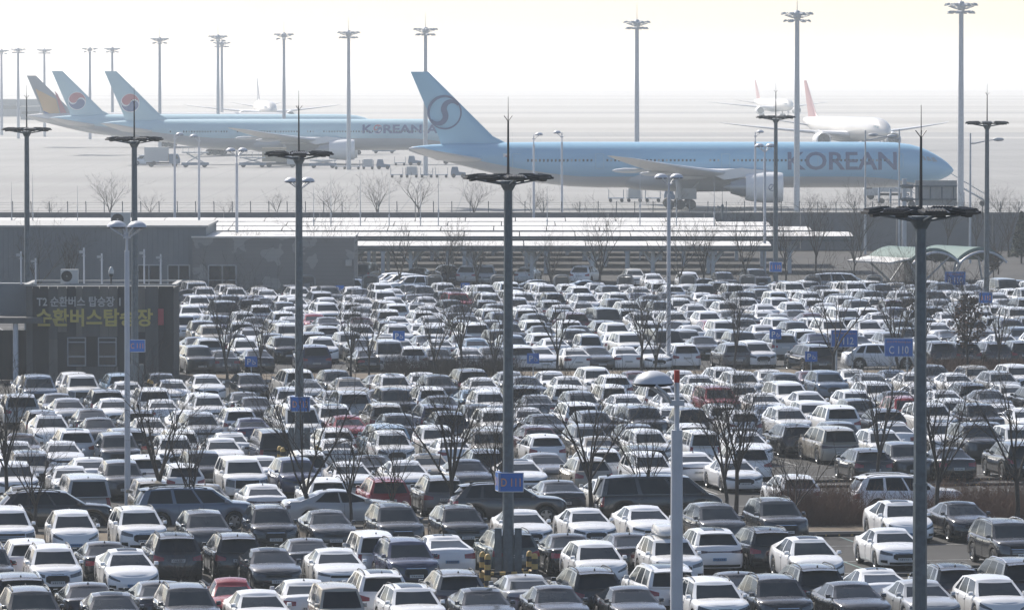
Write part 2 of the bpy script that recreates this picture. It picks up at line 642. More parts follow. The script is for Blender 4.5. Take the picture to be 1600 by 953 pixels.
SPECS = {
    'sedan': S(L=4.85, sh=[(2.43, .75), (2.2, .83), (1.2, .95), (.9, .97), (0, .93), (-1.2, .96), (-1.8, 1.02), (-2.42, .99)], cowl=1.05, head=.22, rhead=-.92, rbase=-1.72, win=((.06, .42), (.45, .78))),
    'sedan_b': S(L=4.95, W=1.88, sh=[(2.47, .77), (2.2, .85), (1.2, .97), (.9, .98), (0, .94), (-1.2, .98), (-1.8, 1.03), (-2.47, 1.0)], cowl=1.1, head=.25, rhead=-1.0, rbase=-1.85, front='wide', rear='bar', win=((.06, .42), (.45, .80))),
    'fastback': S(L=4.72, W=1.88, H=1.50, sh=[(2.36, .68), (2.1, .80), (1.2, .97), (0, .96), (-1.2, 1.02), (-1.9, 1.10), (-2.36, 1.07)], cowl=1.2, head=.30, rhead=-.80, rbase=-1.98, front='ev', rear='pair', plate='plate_blue', win=((.06, .42), (.45, .80)), wr=.62, lamp='headlamp_dark'),
    'fastback_tall': S(L=4.75, W=1.92, H=1.62, sh=[(2.37, .73), (2.1, .86), (1.2, 1.02), (0, 1.02), (-1.2, 1.07), (-1.9, 1.14), (-2.37, 1.10)], cowl=1.25, head=.35, rhead=-.95, rbase=-2.02, front='ev', rear='pair', plate='plate_blue', win=((.06, .42), (.45, .80)), wr=.62, r=.36, lamp='headlamp_dark'),
    'suv': S(L=4.72, W=1.88, H=1.68, r=.36, sh=[(2.36, .92), (2.1, 1.00), (1.25, 1.08), (0, 1.05), (-1.5, 1.08), (-2.1, 1.10), (-2.36, 1.06)], cowl=1.18, head=.42, rhead=-1.72, rbase=-2.14, clad=True, rails=True, sill=.26, win=((.05, .36), (.39, .68), (.72, .90)), wr=.70, plate_r=.66, seams=(.37, .70), fin=True),
    'suv_b': S(L=4.65, W=1.87, H=1.64, r=.36, sh=[(2.32, .88), (2.1, .97), (1.25, 1.06), (0, 1.04), (-1.5, 1.07), (-2.1, 1.10), (-2.32, 1.07)], cowl=1.15, head=.38, rhead=-1.62, rbase=-2.10, clad=True, rails=True, sill=.26, front='wide', rear='bar', win=((.05, .37), (.40, .70), (.74, .90)), wr=.68, plate_r=.45, seams=(.38, .72)),
    'big_suv': S(L=4.98, W=1.97, H=1.76, r=.38, sh=[(2.49, .99), (2.2, 1.07), (1.3, 1.14), (0, 1.10), (-1.5, 1.13), (-2.2, 1.15), (-2.49, 1.1)], ax=(1.47, -1.43), cowl=1.22, head=.50, rhead=-1.95, rbase=-2.30, clad=True, rails=True, sill=.28, front='mesh', win=((.05, .34), (.37, .64), (.68, .91)), wr=.72, plate_r=.45, seams=(.35, .66)),
    'hatch': S(L=4.45, W=1.83, H=1.57, r=.34, sh=[(2.22, .80), (2.0, .90), (1.2, 1.0), (0, .98), (-1.4, 1.02), (-1.95, 1.06), (-2.22, 1.02)], ax=(1.36, -1.36), cowl=1.2, head=.42, rhead=-1.48, rbase=-1.95, front='wide', win=((.05, .38), (.41, .72), (.76, .90)), wr=.68, plate_r=.5, seams=(.39, .74), clad=True),
    'ev_hatch': S(L=4.65, W=1.89, H=1.60, r=.36, sh=[(2.32, .82), (2.1, .92), (1.3, 1.02), (0, 1.0), (-1.4, 1.03), (-1.95, 1.06), (-2.32, 1.02)], ax=(1.46, -1.46), cowl=1.35, head=.50, rhead=-1.45, rbase=-2.02, front='ev', rear='bar', plate='plate_blue', win=((.05, .38), (.41, .72), (.76, .90)), wr=.68, plate_r=.42, seams=(.39, .74), lamp='headlamp_dark'),
    'mini_box': S(L=3.62, W=1.60, H=1.71, r=.29, sh=[(1.81, .82), (1.6, .93), (1.25, 1.02), (0, 1.0), (-1.5, 1.0), (-1.81, .98)], ax=(1.24, -1.24), cowl=1.28, head=.86, rhead=-1.52, rbase=-1.69, nose=.35, win=((.07, .40), (.43, .74), (.78, .94)), wr=.74, wb=.95, plate_r=.4, n=3.6, front='small', crown=.03, seams=(.41,), fbow=.10),
    'minivan': S(L=5.13, W=1.99, H=1.76, r=.36, sh=[(2.56, .94), (2.3, 1.03), (1.5, 1.11), (0, 1.07), (-1.8, 1.08), (-2.35, 1.10), (-2.56, 1.06)], ax=(1.56, -1.52), cowl=1.5, head=.70, rhead=-2.12, rbase=-2.42, clad=False, rails=True, front='mesh', rear='bar', win=((.05, .31), (.34, .60), (.64, .92)), wr=.72, plate_r=.42, seams=(.32, .62)),
    'van': S(L=5.15, W=1.92, H=1.94, r=.35, sh=[(2.57, .88), (2.4, .98), (1.9, 1.14), (0, 1.14), (-2.2, 1.14), (-2.57, 1.10)], ax=(1.62, -1.58), cowl=1.92, head=1.10, rhead=-2.34, rbase=-2.52, nose=.42, win=((.05, .29), (.32, .62), (.66, .95)), wr=.78, wb=.95, plate_r=.5, n=3.2, front='small', crown=.03, seams=(.30, .64), fbow=.12),
    'pickup': S(L=5.25, W=1.92, H=1.83, r=.37, sh=[(2.62, .94), (2.35, 1.05), (1.4, 1.14), (0, 1.12), (-1.0, 1.13), (-2.62, 1.13)], ax=(1.62, -1.52), cowl=1.3, head=.60, rhead=-.72, rbase=-.98, clad=True, sill=.32, win=((.05, .46), (.50, .92)), wr=.72, plate_r=.4, rails=True, seams=(.47,), front='mesh'),
    'round_hatch': S(L=4.15, W=1.76, H=1.50, r=.33, sh=[(2.07, .66), (1.8, .82), (1.2, .94), (0, .92), (-1.2, .98), (-1.7, .98), (-2.07, .80)], ax=(1.28, -1.26), cowl=1.05, head=.25, rhead=-.75, rbase=-1.55, n=2.2, nose=.8, win=((.06, .5), (.55, .82)), wr=.60, front='round', crown=.09, roofdrop=(.12, .14), seams=(.5,), handles=1),
    'box_suv': S(L=4.5, W=1.90, H=1.90, r=.39, sh=[(2.25, 1.02), (2.1, 1.10), (1.2, 1.16), (0, 1.15), (-2.1, 1.15), (-2.25, 1.12)], ax=(1.40, -1.40), cowl=1.10, head=.72, rhead=-1.98, rbase=-2.12, clad=True, sill=.3, nose=.3, n=4.2, win=((.05, .34), (.38, .66), (.70, .93)), wr=.80, wb=.95, plate_r=.3, crown=.02, roofdrop=(.02, .02), front='round', seams=(.36, .68), fbow=.06),
}
LV = [0, .10, .3, .52, .72, .87, .96, 1.0]
WF = [.95, .985, 1.0, 1.0, .988, .965, .94, .905]
SBF = [-.10, -.03, 0.0, -.01, -.03, -.055, -.09, -.15]
SBR = [.10, .03, 0.0, .015, .045, .08, .11, .15]


class CarShape:
    def __init__(s, sp):
        s.sp = sp
        s.hw = sp['W'] / 2
        s.L = sp['L']
        s.xf = s.L / 2 - sp['nose']
        s.xr = -s.L / 2 + sp['nose'] * .75
        xs = np.array([p[0] for p in sp['sh']][::-1])
        zs = np.array([p[1] for p in sp['sh']][::-1])
        s.zsh = lambda x: sum(np.interp(x + d, xs, zs) * w for d, w in ((-.16, .25), (0, .5), (.16, .25)))
        s.ra = sp['r'] + .065

    def zlow(s, x):
        z = s.sp['sill']
        for a in s.sp['ax']:
            d = abs(x - a)
            if d < s.ra:
                z = max(z, s.sp['r'] + math.sqrt(s.ra ** 2 - d * d))
        if x > s.L / 2 - .5:
            z = max(z, s.sp['sill'])
        return z

    def pt(s, x0, yf, t, endw, sign=1):
        wf = np.interp(t, LV, WF)
        x = x0 + (np.interp(t, LV, SBF) * endw if endw > 0 else -np.interp(t, LV, SBR) * endw)
        zl, zh = s.zlow(x0), s.zsh(x0)
        taper = 1 - .035 * abs(x0 / (s.L / 2)) ** 4
        return (float(x), float(sign * yf * s.hw * wf * taper), float(zl + (zh - zl) * t))

    def front(s, yf, t):
        n = s.sp['n']
        a = abs(yf)
        x0 = s.xf + s.sp['nose'] * (1 - a ** n) ** (1 / n)
        return s.pt(x0, a, t, (x0 - s.xf) / s.sp['nose'], 1 if yf >= 0 else -1)

    def back(s, yf, t):
        n = s.sp['n'] + .6
        a = abs(yf)
        k = s.sp['nose'] * .75
        x0 = s.xr - k * (1 - a ** n) ** (1 / n)
        return s.pt(x0, a, t, (x0 - s.xr) / k, 1 if yf >= 0 else -1)

    def stations(s):
        st = []
        n = s.sp['n']
        for yf in (0, .22, .42, .6, .75, .86, .94, .985):
            x0 = s.xf + s.sp['nose'] * (1 - yf ** n) ** (1 / n)
            st.append((x0, yf, (x0 - s.xf) / s.sp['nose']))
        xs = set()
        for a in s.sp['ax']:
            for k in range(0, 181, 30):
                xs.add(round(a + s.ra * .999 * math.cos(R(k)), 4))
            xs.add(round(a + s.ra + .04, 4))
            xs.add(round(a - s.ra - .04, 4))
        lo, hi = s.sp['ax'][1] + s.ra + .1, s.sp['ax'][0] - s.ra - .1
        for k in range(5):
            xs.add(round(lo + (hi - lo) * (k + .5) / 5, 4))
        for x in sorted(xs, reverse=True):
            if s.xr + .01 < x < s.xf - .01:
                st.append((x, 1.0, 0.0))
        n = s.sp['n'] + .6
        k = s.sp['nose'] * .75
        for yf in (.985, .94, .86, .75, .6, .42, .22, 0):
            x0 = s.xr - k * (1 - yf ** n) ** (1 / n)
            st.append((x0, yf, (x0 - s.xr) / k))
        return st

    def body(s):
        sp = s.sp
        paint, clad = MB(), MB()
        st = s.stations()
        for sign in (1, -1):
            rows = [[s.pt(x, y, t, e, sign) for (x, y, e) in st] for t in LV]
            for i in range(len(LV) - 1):
                (clad if (i == 0 and sp['clad']) else paint).grid([rows[i], rows[i + 1]])
        # deck across (bonnet, boot)
        K = 6
        rows = []
        for (x, y, e) in st:
            p = s.pt(x, y, 1.0, e, 1)
            q = []
            for k in range(K + 1):
                f = 1 - 2 * k / K
                c = sp['crown'] * (y ** 2) * (1 - f * f)
                q.append((p[0] + (0.03 * (1 - f * f) if e > 0 else 0), p[1] * f, p[2] + c))
            rows.append(q)
        paint.grid(rows)
        gl = s.green(paint)
        return paint, clad, gl

    def green(s, paint):
        sp = s.sp
        G = [0, .06, .35, .65, .91, 1.0]
        hb, hr = s.hw * sp['wb'], s.hw * sp['wr']
        fy = [0, .3, .6, .87, 1.0]
        sx = [0.0]
        for a, b in sp['win']:
            sx += [a, (a + b) / 2, b]
        sx.append(1.0)
        ry = [1.0, .85, .6, .3, 0]
        xm = (sp['head'] + sp['rhead']) / 2
        hl = (sp['head'] - sp['rhead']) / 2

        def roofz(x):
            d = (x - xm) / hl
            k = sp['roofdrop'][0] if d > 0 else sp['roofdrop'][1]
            return sp['H'] - .05 - k * min(abs(d), 1.2) ** 2.2

        def P(g, kind, p, sign):
            gg = g
            xf = sp['cowl'] + (sp['head'] - sp['cowl']) * (gg ** 1.03)
            xr = sp['rbase'] + (sp['rhead'] - sp['rbase']) * (gg ** 1.12)
            yb = hb + (hr - hb) * g ** 1.25
            if kind == 'f':
                x = xf + sp['fbow'] * (1 - .45 * g) * (1 - p ** 2.2)
                y = p * yb
            elif kind == 's':
                x = xf + (xr - xf) * p
                y = yb * (1 - .05 * (2 * p - 1) ** 4 * g)
            else:
                x = xr - .13 * (1 - .3 * g) * (1 - p ** 2.2)
                y = p * yb
            zb = s.zsh(x) - .015
            z = zb + (roofz(x if kind != 's' else max(min(x, sp['head']), sp['rhead'])) - zb) * g
            return (float(x), float(sign * y), float(z))
        cols = [('f', p) for p in fy] + [('s', p) for p in sx[1:-1]] + [('r', p) for p in ry]
        wins = {'windscreen': MB(), 'rear_window': MB()}
        for sign in (1, -1):
            names = []
            for i in range(len(cols) - 1):
                (k0, p0), (k1, p1) = cols[i], cols[i + 1]
                nm = None
                if k0 == 'f' and k1 == 'f' and p1 <= .87:
                    nm = 'windscreen'
                elif k0 == 'r' and k1 == 'r' and p0 <= .85:
                    nm = 'rear_window'
                elif k0 == 's' and k1 == 's':
                    for j, (a, b) in enumerate(sp['win']):
                        if p0 >= a - 1e-6 and p1 <= b + 1e-6:
                            nm = 'side_window_%d_%d' % (j, sign)
                names.append(nm)
            for li in range(len(G) - 1):
                r0 = [P(G[li], k, p, sign) for k, p in cols]
                r1 = [P(G[li + 1], k, p, sign) for k, p in cols]
                for i, nm in enumerate(names):
                    if nm and 1 <= li <= 3:
                        tgt = wins.setdefault(nm, MB())
                    else:
                        tgt = paint
                    tgt.grid([[r0[i], r0[i + 1]], [r1[i], r1[i + 1]]])
        K = 6
        rows = []
        for k, p in cols:
            q = P(1.0, k, p, 1)
            w = (abs(q[1]) / hr) ** 2
            rows.append([(q[0], q[1] * (1 - 2 * j / K), q[2] + .05 * w * (1 - (1 - 2 * j / K) ** 2)) for j in range(K + 1)])
        paint.grid(rows)
        s.roof_rows = [r for (k, p), r in zip(cols, rows) if k == 's']
        s.roofz = roofz
        return wins

    def patch(s, b, fn, y0, y1, ta, tb, off=.012, n=5, m=2, shape=None):
        """raised patch on the nose or tail: y0..y1 across, ta/tb = (t at y0, t at y1) of lower and upper edge"""
        sg = 1 if fn == s.front else -1
        rows = []
        for j in range(m + 1):
            r = []
            for i in range(n + 1):
                f = i / n
                lo = ta[0] + (ta[1] - ta[0]) * f
                hi = tb[0] + (tb[1] - tb[0]) * f
                if shape == 'round':
                    mid, h = (lo + hi) / 2, (hi - lo) / 2 * math.sqrt(max(.04, 1 - (2 * f - 1) ** 2))
                    lo, hi = mid - h, mid + h
                elif shape == 'hex':
                    mid, h = (lo + hi) / 2, (hi - lo) / 2 * min(1, .45 + 2.6 * min(f, 1 - f))
                    lo, hi = mid - h, mid + h
                yy = y0 + (y1 - y0) * f
                p = fn(yy, lo + (hi - lo) * j / m)
                r.append((p[0] + sg * off, p[1] * (1 + .008 * (abs(yy) > .8)), p[2]))
            rows.append(r)
        b.grid(rows)
        # rim back into the bodywork
        loop = rows[0] + [r[-1] for r in rows[1:]] + rows[-1][::-1][1:] + [r[0] for r in rows[::-1][1:-1]]
        k = len(loop)
        inner = [(p[0] - sg * (off + .03), p[1], p[2]) for p in loop]
        b.add(loop + inner, [(i, (i + 1) % k, k + (i + 1) % k, k + i) for i in range(k)])


def weld(me):
    bm = bmesh.new()
    bm.from_mesh(me)
    bmesh.ops.remove_doubles(bm, verts=bm.verts, dist=.0008)
    bmesh.ops.dissolve_degenerate(bm, edges=bm.edges, dist=.0008)
    bmesh.ops.recalc_face_normals(bm, faces=bm.faces)
    bm.to_mesh(me)
    bm.free()


def wheel_mesh(r, w):
    b = MB()
    b.lathe([(r * .66, -w / 2), (r * .92, -w / 2), (r, -w * .36), (r, w * .36), (r * .92, w / 2), (r * .66, w / 2)], 18, axis='Y')
    ty = b.mesh('tyre', 'tyre', 40)
    b = MB()
    b.lathe([(r * .66, w * .46), (r * .60, w * .44), (r * .56, w * .2), (.0, w * .16)], 18, axis='Y')
    b.mi = 1
    for k in range(5):
        a = 2 * math.pi * k / 5
        c, s_ = math.cos(a), math.sin(a)
        q = [(-.16, .2), (.16, .2), (.10, .62), (-.10, .62)]
        pts = [((x * c - y * s_) * r, w * .42, (x * s_ + y * c) * r) for x, y in q]
        b.prism(pts, (0, -w * .12, 0))
    b.lathe([(r * .22, w * .36), (r * .2, w * .44), (0, w * .45)], 10, axis='Y')
    b.mi = 1
    b.lathe([(r * .67, w * .45), (r * .62, w * .48), (r * .59, w * .42)], 18, axis='Y')
    ri = b.mesh('rim', ['rim_dark', 'rim'], 40)
    return ty, ri


_wheels = {}
PROTO = {}


def proto(kind):
    if kind in PROTO:
        return PROTO[kind]
    sp = SPECS[kind]
    cs = CarShape(sp)
    hw, L = cs.hw, cs.L
    P = []     # (name, mesh, material role, visible end: 'f','r',None, location, level of detail, sub-of)
    paint, clad, wins = cs.body()
    me = paint.mesh('body', 'car_paint', fix=False)
    weld(me)
    me.polygons.foreach_set('use_smooth', [True] * len(me.polygons))
    me.set_sharp_from_angle(angle=R(38))
    P.append(('body', me, None, None, 0, True))
    if sp['clad']:
        me = clad.mesh('sill_cladding', 'black_trim', fix=False)
        weld(me)
        P.append(('sill_cladding', me, None, None, 0, False))
    b = MB()
    b.box((0, 0, .40), (L - .5, hw * 1.5, .44))
    b.box((0, 0, .62), (L - 1.0, hw * 1.2, .3))
    P.append(('underbody', b.mesh('underbody', 'underbody'), None, None, 0, False))
    for nm, w in sorted(wins.items()):
        base = nm if not nm.startswith('side') else 'side_window'
        me = w.mesh(base, 'car_glass', fix=False)
        weld(me)
        me.polygons.foreach_set('use_smooth', [True] * len(me.polygons))
        me.update()
        P.append((base, me, 'f' if nm == 'windscreen' else ('r' if nm == 'rear_window' else None), None, 0, False))
    fr = cs.front
    bk = cs.back
    # nose
    sty = sp['front']
    for sg in (1, -1):
        b = MB()
        if sty == 'hex':
            cs.patch(b, fr, .50 * sg, .955 * sg, (.66, .72), (.82, .93))
        elif sty == 'wide':
            cs.patch(b, fr, .52 * sg, .965 * sg, (.72, .76), (.84, .92))
        elif sty == 'ev':
            cs.patch(b, fr, .55 * sg, .96 * sg, (.62, .76), (.72, .93))
        elif sty == 'mesh':
            cs.patch(b, fr, .60 * sg, .96 * sg, (.46, .50), (.88, .90))
        elif sty == 'round':
            cs.patch(b, fr, .56 * sg, .90 * sg, (.52, .52), (.88, .88), shape='round', n=8)
        else:
            cs.patch(b, fr, .58 * sg, .94 * sg, (.52, .56), (.80, .84))
        P.append(('headlight', b.mesh('headlight', sp['lamp']), 'f', None, 0, False))
    b = MB()
    if sty == 'hex':
        cs.patch(b, fr, -.46, .46, (.34, .34), (.86, .86), n=8, shape='hex')
    elif sty == 'wide':
        cs.patch(b, fr, -.50, .50, (.66, .66), (.82, .82), n=8)
    elif sty == 'mesh':
        cs.patch(b, fr, -.56, .56, (.42, .42), (.90, .90), n=8)
    elif sty == 'round':
        cs.patch(b, fr, -.5, .5, (.58, .58), (.80, .80), n=8)
    elif sty == 'small':
        cs.patch(b, fr, -.44, .44, (.60, .60), (.74, .74), n=8)
    if b.v:
        P.append(('grille', b.mesh('grille', 'black_trim'), 'f', None, 0, False))
        if sty in ('hex', 'mesh'):
            b = MB()
            cs.patch(b, fr, -.40 if sty == 'hex' else -.54, .40 if sty == 'hex' else .54, (.80 if sty == 'hex' else .735,) * 2, (.835 if sty == 'hex' else .765,) * 2, off=.022, n=8, m=1)
            if sty == 'mesh':
                for tt in (.50, .58, .66):
                    cs.patch(b, fr, -.5, .5, (tt, tt), (tt + .015, tt + .015), off=.02, n=8, m=1)
            P.append(('grille_bar', b.mesh('grille_bar', 'chrome'), 'f', None, 1, False))
    b = MB()
    cs.patch(b, fr, -.62, .62, (.07, .07), (.22, .22) if sty != 'wide' else (.34, .34), n=8)
    for sg in (1, -1):
        cs.patch(b, fr, .70 * sg, .93 * sg, (.14, .20), (.36, .34), n=3)
    P.append(('lower_intake', b.mesh('lower_intake', 'black_trim'), 'f', None, 1, False))
    p = fr(0, .42 if sty != 'ev' else .36)
    b = MB()
    b.box((0, 0, 0), (.03, .50, .11))
    pm = b.mesh('number_plate', sp['plate'])
    P.append(('number_plate', pm, 'f', (p[0] + .03, 0, p[2]), 0, False))
    # tail
    for sg in (1, -1):
        b = MB()
        if kind in ('van', 'mini_box', 'box_suv'):
            cs.patch(b, bk, .80 * sg, .965 * sg, (.50, .50), (.96, .96), n=3)
        elif sp['rear'] == 'bar':
            cs.patch(b, bk, .50 * sg, .975 * sg, (.72, .66), (.80, .84))
        elif kind in ('suv', 'big_suv', 'pickup', 'hatch'):
            cs.patch(b, bk, .58 * sg, .975 * sg, (.66, .62), (.80, .90))
        else:
            cs.patch(b, bk, .52 * sg, .975 * sg, (.64, .60), (.82, .86))
        P.append(('taillight', b.mesh('taillight', 'tail_red' if sp['rear'] != 'bar' else 'tail_dark'), 'r', None, 0, False))
    if sp['rear'] == 'bar':
        b = MB()
        cs.patch(b, bk, -.50, .50, (.735, .735), (.79, .79), n=8, m=1)
        P.append(('light_bar', b.mesh('light_bar', 'tail_dark'), 'r', None, 0, False))
    b = MB()
    cs.patch(b, bk, -.86, .86, (.06, .06), (.26, .26) if sp['clad'] else (.17, .17), n=10)
    P.append(('rear_valance', b.mesh('rear_valance', 'black_trim'), 'r', None, 1, False))
    p = bk(0, sp['plate_r'])
    P.append(('number_plate', pm, 'r', (p[0] - .03, 0, p[2]), 0, False))
    if kind in ('suv', 'suv_b', 'big_suv', 'hatch', 'minivan', 'ev_hatch', 'mini_box'):
        b = MB()
        x0 = sp['rhead']
        w = hw * sp['wr'] * .94
        b.grid([[(x0 + .06, y * w, cs.roofz(x0) + .045 * (1 - y * y) + .012) for y in (-1, -.5, 0, .5, 1)], [(x0 - .24, y * w * .98, cs.roofz(x0) + .03 * (1 - y * y) - .025) for y in (-1, -.5, 0, .5, 1)], [(x0 - .22, y * w * .98, cs.roofz(x0) + .03 * (1 - y * y) - .06) for y in (-1, -.5, 0, .5, 1)], [(x0 + .02, y * w, cs.roofz(x0) + .045 * (1 - y * y) - .06) for y in (-1, -.5, 0, .5, 1)]])
        P.append(('roof_spoiler', b.mesh('roof_spoiler', 'car_paint', 60), None, None, 0, True))
    b = MB()
    b.grid([[(q[0], q[1] * .9, q[2] + .007) for q in r[1:-1]] for r in cs.roof_rows])
    P.append(('glass_roof', b.mesh('glass_roof', 'car_glass', 60), 'roof', None, 0, False))
    # mirrors
    for sg in (1, -1):
        b = MB()
        x0 = sp['cowl'] - .28
        z0 = cs.zsh(x0) + .075
        y0 = hw * .93
        vs, fs = [], []
        for i, (dx, k) in enumerate(((.10, .35), (.06, .85), (-.02, 1.0), (-.09, .95))):
            for dy, dz in ((-.11, -.06), (.09, -.07), (.11, .0), (.08, .07), (-.09, .07)):
                vs.append((x0 + dx, sg * (y0 + .07 + dy * k * .82), z0 + dz * k))
        for i in range(3):
            for j in range(5):
                fs.append((i * 5 + j, i * 5 + (j + 1) % 5, i * 5 + 5 + (j + 1) % 5, i * 5 + 5 + j))
        fs += [(0, 1, 2, 3, 4), (19, 18, 17, 16, 15)]
        b.add(vs, fs)
        b.box((x0, sg * (y0 - .02), z0 - .05), (.07, .10, .035))
        P.append(('side_mirror', b.mesh('side_mirror', 'car_paint', 50), None, None, 0, True))
    if sp['fin']:
        b = MB()
        x0 = sp['rhead'] + .30
        z0 = cs.roofz(x0) + .045
        b.add([(x0 + .1, .0, z0), (x0 - .1, .035, z0 - .01), (x0 - .1, -.035, z0 - .01), (x0 - .09, 0, z0 + .075)], [(0, 1, 3), (0, 3, 2), (1, 2, 3)])
        P.append(('antenna_fin', b.mesh('antenna_fin', 'black_trim'), None, None, 0, False))
    if sp['rails']:
        for sg in (1, -1):
            b = MB()
            xs = np.linspace(sp['head'] - .25, sp['rhead'] + .1, 7)
            y = hw * sp['wr'] * .90
            b.tube([(x, sg * y, cs.roofz(x) + .03 + (.035 if 0 < i < 6 else -.01)) for i, x in enumerate(xs)], .022, 5)
            P.append(('roof_rail', b.mesh('roof_rail', 'black_trim' if kind != 'big_suv' else 'chrome'), None, None, 1, False))
    # door handles and shut lines
    for sg in (1, -1):
        b = MB()
        x0, x1 = sp['cowl'] - .15, sp['rbase'] + .35
        for f in (0.02,) + tuple(sp['seams']):
            x = x0 + (x1 - x0) * f
            if abs(x - sp['ax'][1]) < cs.ra + .05 or abs(x - sp['ax'][0]) < cs.ra + .02:
                continue
            for i in range(len(LV) - 3):
                a, c = cs.pt(x, 1, LV[i + 1], 0, sg), cs.pt(x, 1, LV[i + 2], 0, sg)
                b.box(((a[0] + c[0]) / 2, (a[1] + c[1]) / 2 + sg * .002, (a[2] + c[2]) / 2), (.008, .008, abs(c[2] - a[2]) * 1.02), rx=math.atan2(-(c[1] - a[1]), c[2] - a[2]))
        P.append(('door_seam', b.mesh('door_seam', 'underbody'), 'stuff', None, 1, False))
        fs_ = list(sp['seams'])[:sp['handles']]
        for k, f in enumerate(fs_):
            x = x0 + (x1 - x0) * (f + .05)
            a = cs.pt(x, 1, .80, 0, sg)
            b = MB()
            b.box((a[0], a[1] + sg * .012, a[2]), (.20, .035, .03))
            P.append(('door_handle', b.mesh('door_handle', 'car_paint'), None, None, 1, True))
    if kind == 'box_suv':
        b = MB()
        b.lathe([(.12, -.12), (.34, -.12), (.37, -.06), (.37, .08), (.30, .12), (0, .12)], 18, c=(-L / 2 - .08, 0, .95), axis='X')
        P.append(('spare_wheel', b.mesh('spare_wheel', 'tyre', 40), 'r', None, 0, False))
    if kind == 'pickup':
        b = MB()
        b.box((-1.78, 0, 1.17), (1.5, 1.5, .05))
        P.append(('bed_cover', b.mesh('bed_cover', 'black_trim'), None, None, 0, False))
    r = sp['r']
    if r not in _wheels:
        _wheels[r] = wheel_mesh(r, .23)
    W = [(a, sg * (hw - .125)) for a in sp['ax'] for sg in (1, -1)]
    PROTO[kind] = (P, W, cs)
    return PROTO[kind]


COLS = {
    'white': (.82, .82, .82, 1), 'pearl white': (.76, .75, .72, 1), 'silver': (.36, .37, .38, 1), 'grey': (.13, .135, .14, 1), 'dark grey': (.034, .037, .042, 1),
    'black': (.007, .008, .010, 1), 'navy blue': (.018, .026, .07, 1), 'blue-grey': (.10, .14, .20, 1), 'red': (.27, .012, .018, 1), 'beige': (.34, .31, .26, 1),
    'brown': (.07, .05, .04, 1), 'green-grey': (.075, .10, .10, 1), 'maroon': (.075, .02, .028, 1), 'sky blue': (.20, .30, .40, 1),
}
WORD = {'sedan': 'sedan', 'sedan_b': 'sedan', 'fastback': 'fastback sedan', 'fastback_tall': 'tall fastback', 'suv': 'SUV', 'suv_b': 'compact SUV', 'big_suv': 'large SUV', 'hatch': 'hatchback',
        'ev_hatch': 'electric hatchback', 'mini_box': 'boxy mini car', 'minivan': 'minivan', 'van': 'van', 'pickup': 'pickup', 'round_hatch': 'rounded hatchback', 'box_suv': 'boxy off-roader'}
CARNAME = {'sedan': 'sedan_car', 'sedan_b': 'sedan_car', 'fastback': 'fastback_car', 'fastback_tall': 'fastback_car', 'suv': 'suv_car', 'suv_b': 'suv_car', 'big_suv': 'suv_car', 'hatch': 'hatchback_car',
           'ev_hatch': 'hatchback_car', 'mini_box': 'mini_car', 'minivan': 'minivan', 'van': 'van', 'pickup': 'pickup_truck', 'round_hatch': 'hatchback_car', 'box_suv': 'suv_car'}
FAR = []      # (kind, location, rotation, colour) of the cars that go into the far mass
NCAR = [0]
_roofbox = [None]


def put_car(kind, loc, rz, colour, label, group, lod, facing='F', box=False, evplate=None, tint=1.0):
    P, W, cs = proto(kind)
    rgb = COLS[colour]
    k = random.uniform(.9, 1.08) * tint
    rgb = (rgb[0] * k, rgb[1] * k, rgb[2] * k, 1)
    root = thing(CARNAME[kind], label, 'van' if kind in ('van', 'minivan') else ('pickup' if kind == 'pickup' else 'car'), loc, rz, group)
    dark_roof = kind.startswith('fastback') or (kind in ('suv', 'suv_b', 'sedan_b', 'ev_hatch', 'big_suv') and random.random() < .22)
    root.scale = (random.uniform(.965, 1.04), random.uniform(.98, 1.025), random.uniform(.965, 1.035))
    for nm, me, end, pos, need, painted in P:
        if need > lod or (end == 'roof' and not dark_roof):
            continue
        if lod == 0 and end in ('f', 'r') and end != ('f' if facing == 'F' else 'r'):
            continue
        o = link(nm, me, root)
        if pos:
            o.location = pos
        if painted:
            o.color = rgb
        if end == 'stuff':
            o['kind'] = 'stuff'
    ty, ri = _wheels[cs.sp['r']]
    for x, y in W:
        w = link('wheel', ty if lod == 0 else None, root, (x, y, cs.sp['r'] + .002), 0 if y > 0 else math.pi)
        w.rotation_euler = (0, random.uniform(0, 6), 0 if y > 0 else math.pi)
        if lod > 0:
            w.empty_display_size = .1
            link('tyre', ty, w)
        link('rim', ri, w)
    if box:
        if _roofbox[0] is None:
            b = MB()
            rows = []
            for i, (x, k2, h) in enumerate(((.95, .55, .10), (.85, .85, .22), (.5, 1, .32), (-.6, 1, .34), (-.9, .95, .30), (-1.0, .85, .2))):
                rows.append([(x, -.40 * k2, .02), (x, -.44 * k2, .12), (x, -.36 * k2, h), (x, 0, h + .02), (x, .36 * k2, h), (x, .44 * k2, .12), (x, .40 * k2, .02)])
            b.grid(rows)
            b.add(rows[0], [tuple(range(7))])
            b.add(rows[-1], [tuple(range(6, -1, -1))])
            b.box((.4, 0, 0), (.06, 1.0, .06))
            b.box((-.5, 0, 0), (.06, 1.0, .06))
            _roofbox[0] = b.mesh('roof_box', 'car_paint', 45)
        o = link('roof_box', _roofbox[0], root, ((cs.sp['head'] + cs.sp['rhead']) / 2 + .1, 0, cs.sp['H'] + .03))
        o.color = (.6, .6, .6, 1) if box == 'white' else (.03, .03, .035, 1)
    NCAR[0] += 1
    return root


ROWS = []   # filled with dicts for labelling


def heading(facing):
    # local +x is the car's nose; rows face along -v (towards the camera) or +v
    return GA - math.pi / 2 if facing == 'F' else GA + math.pi / 2

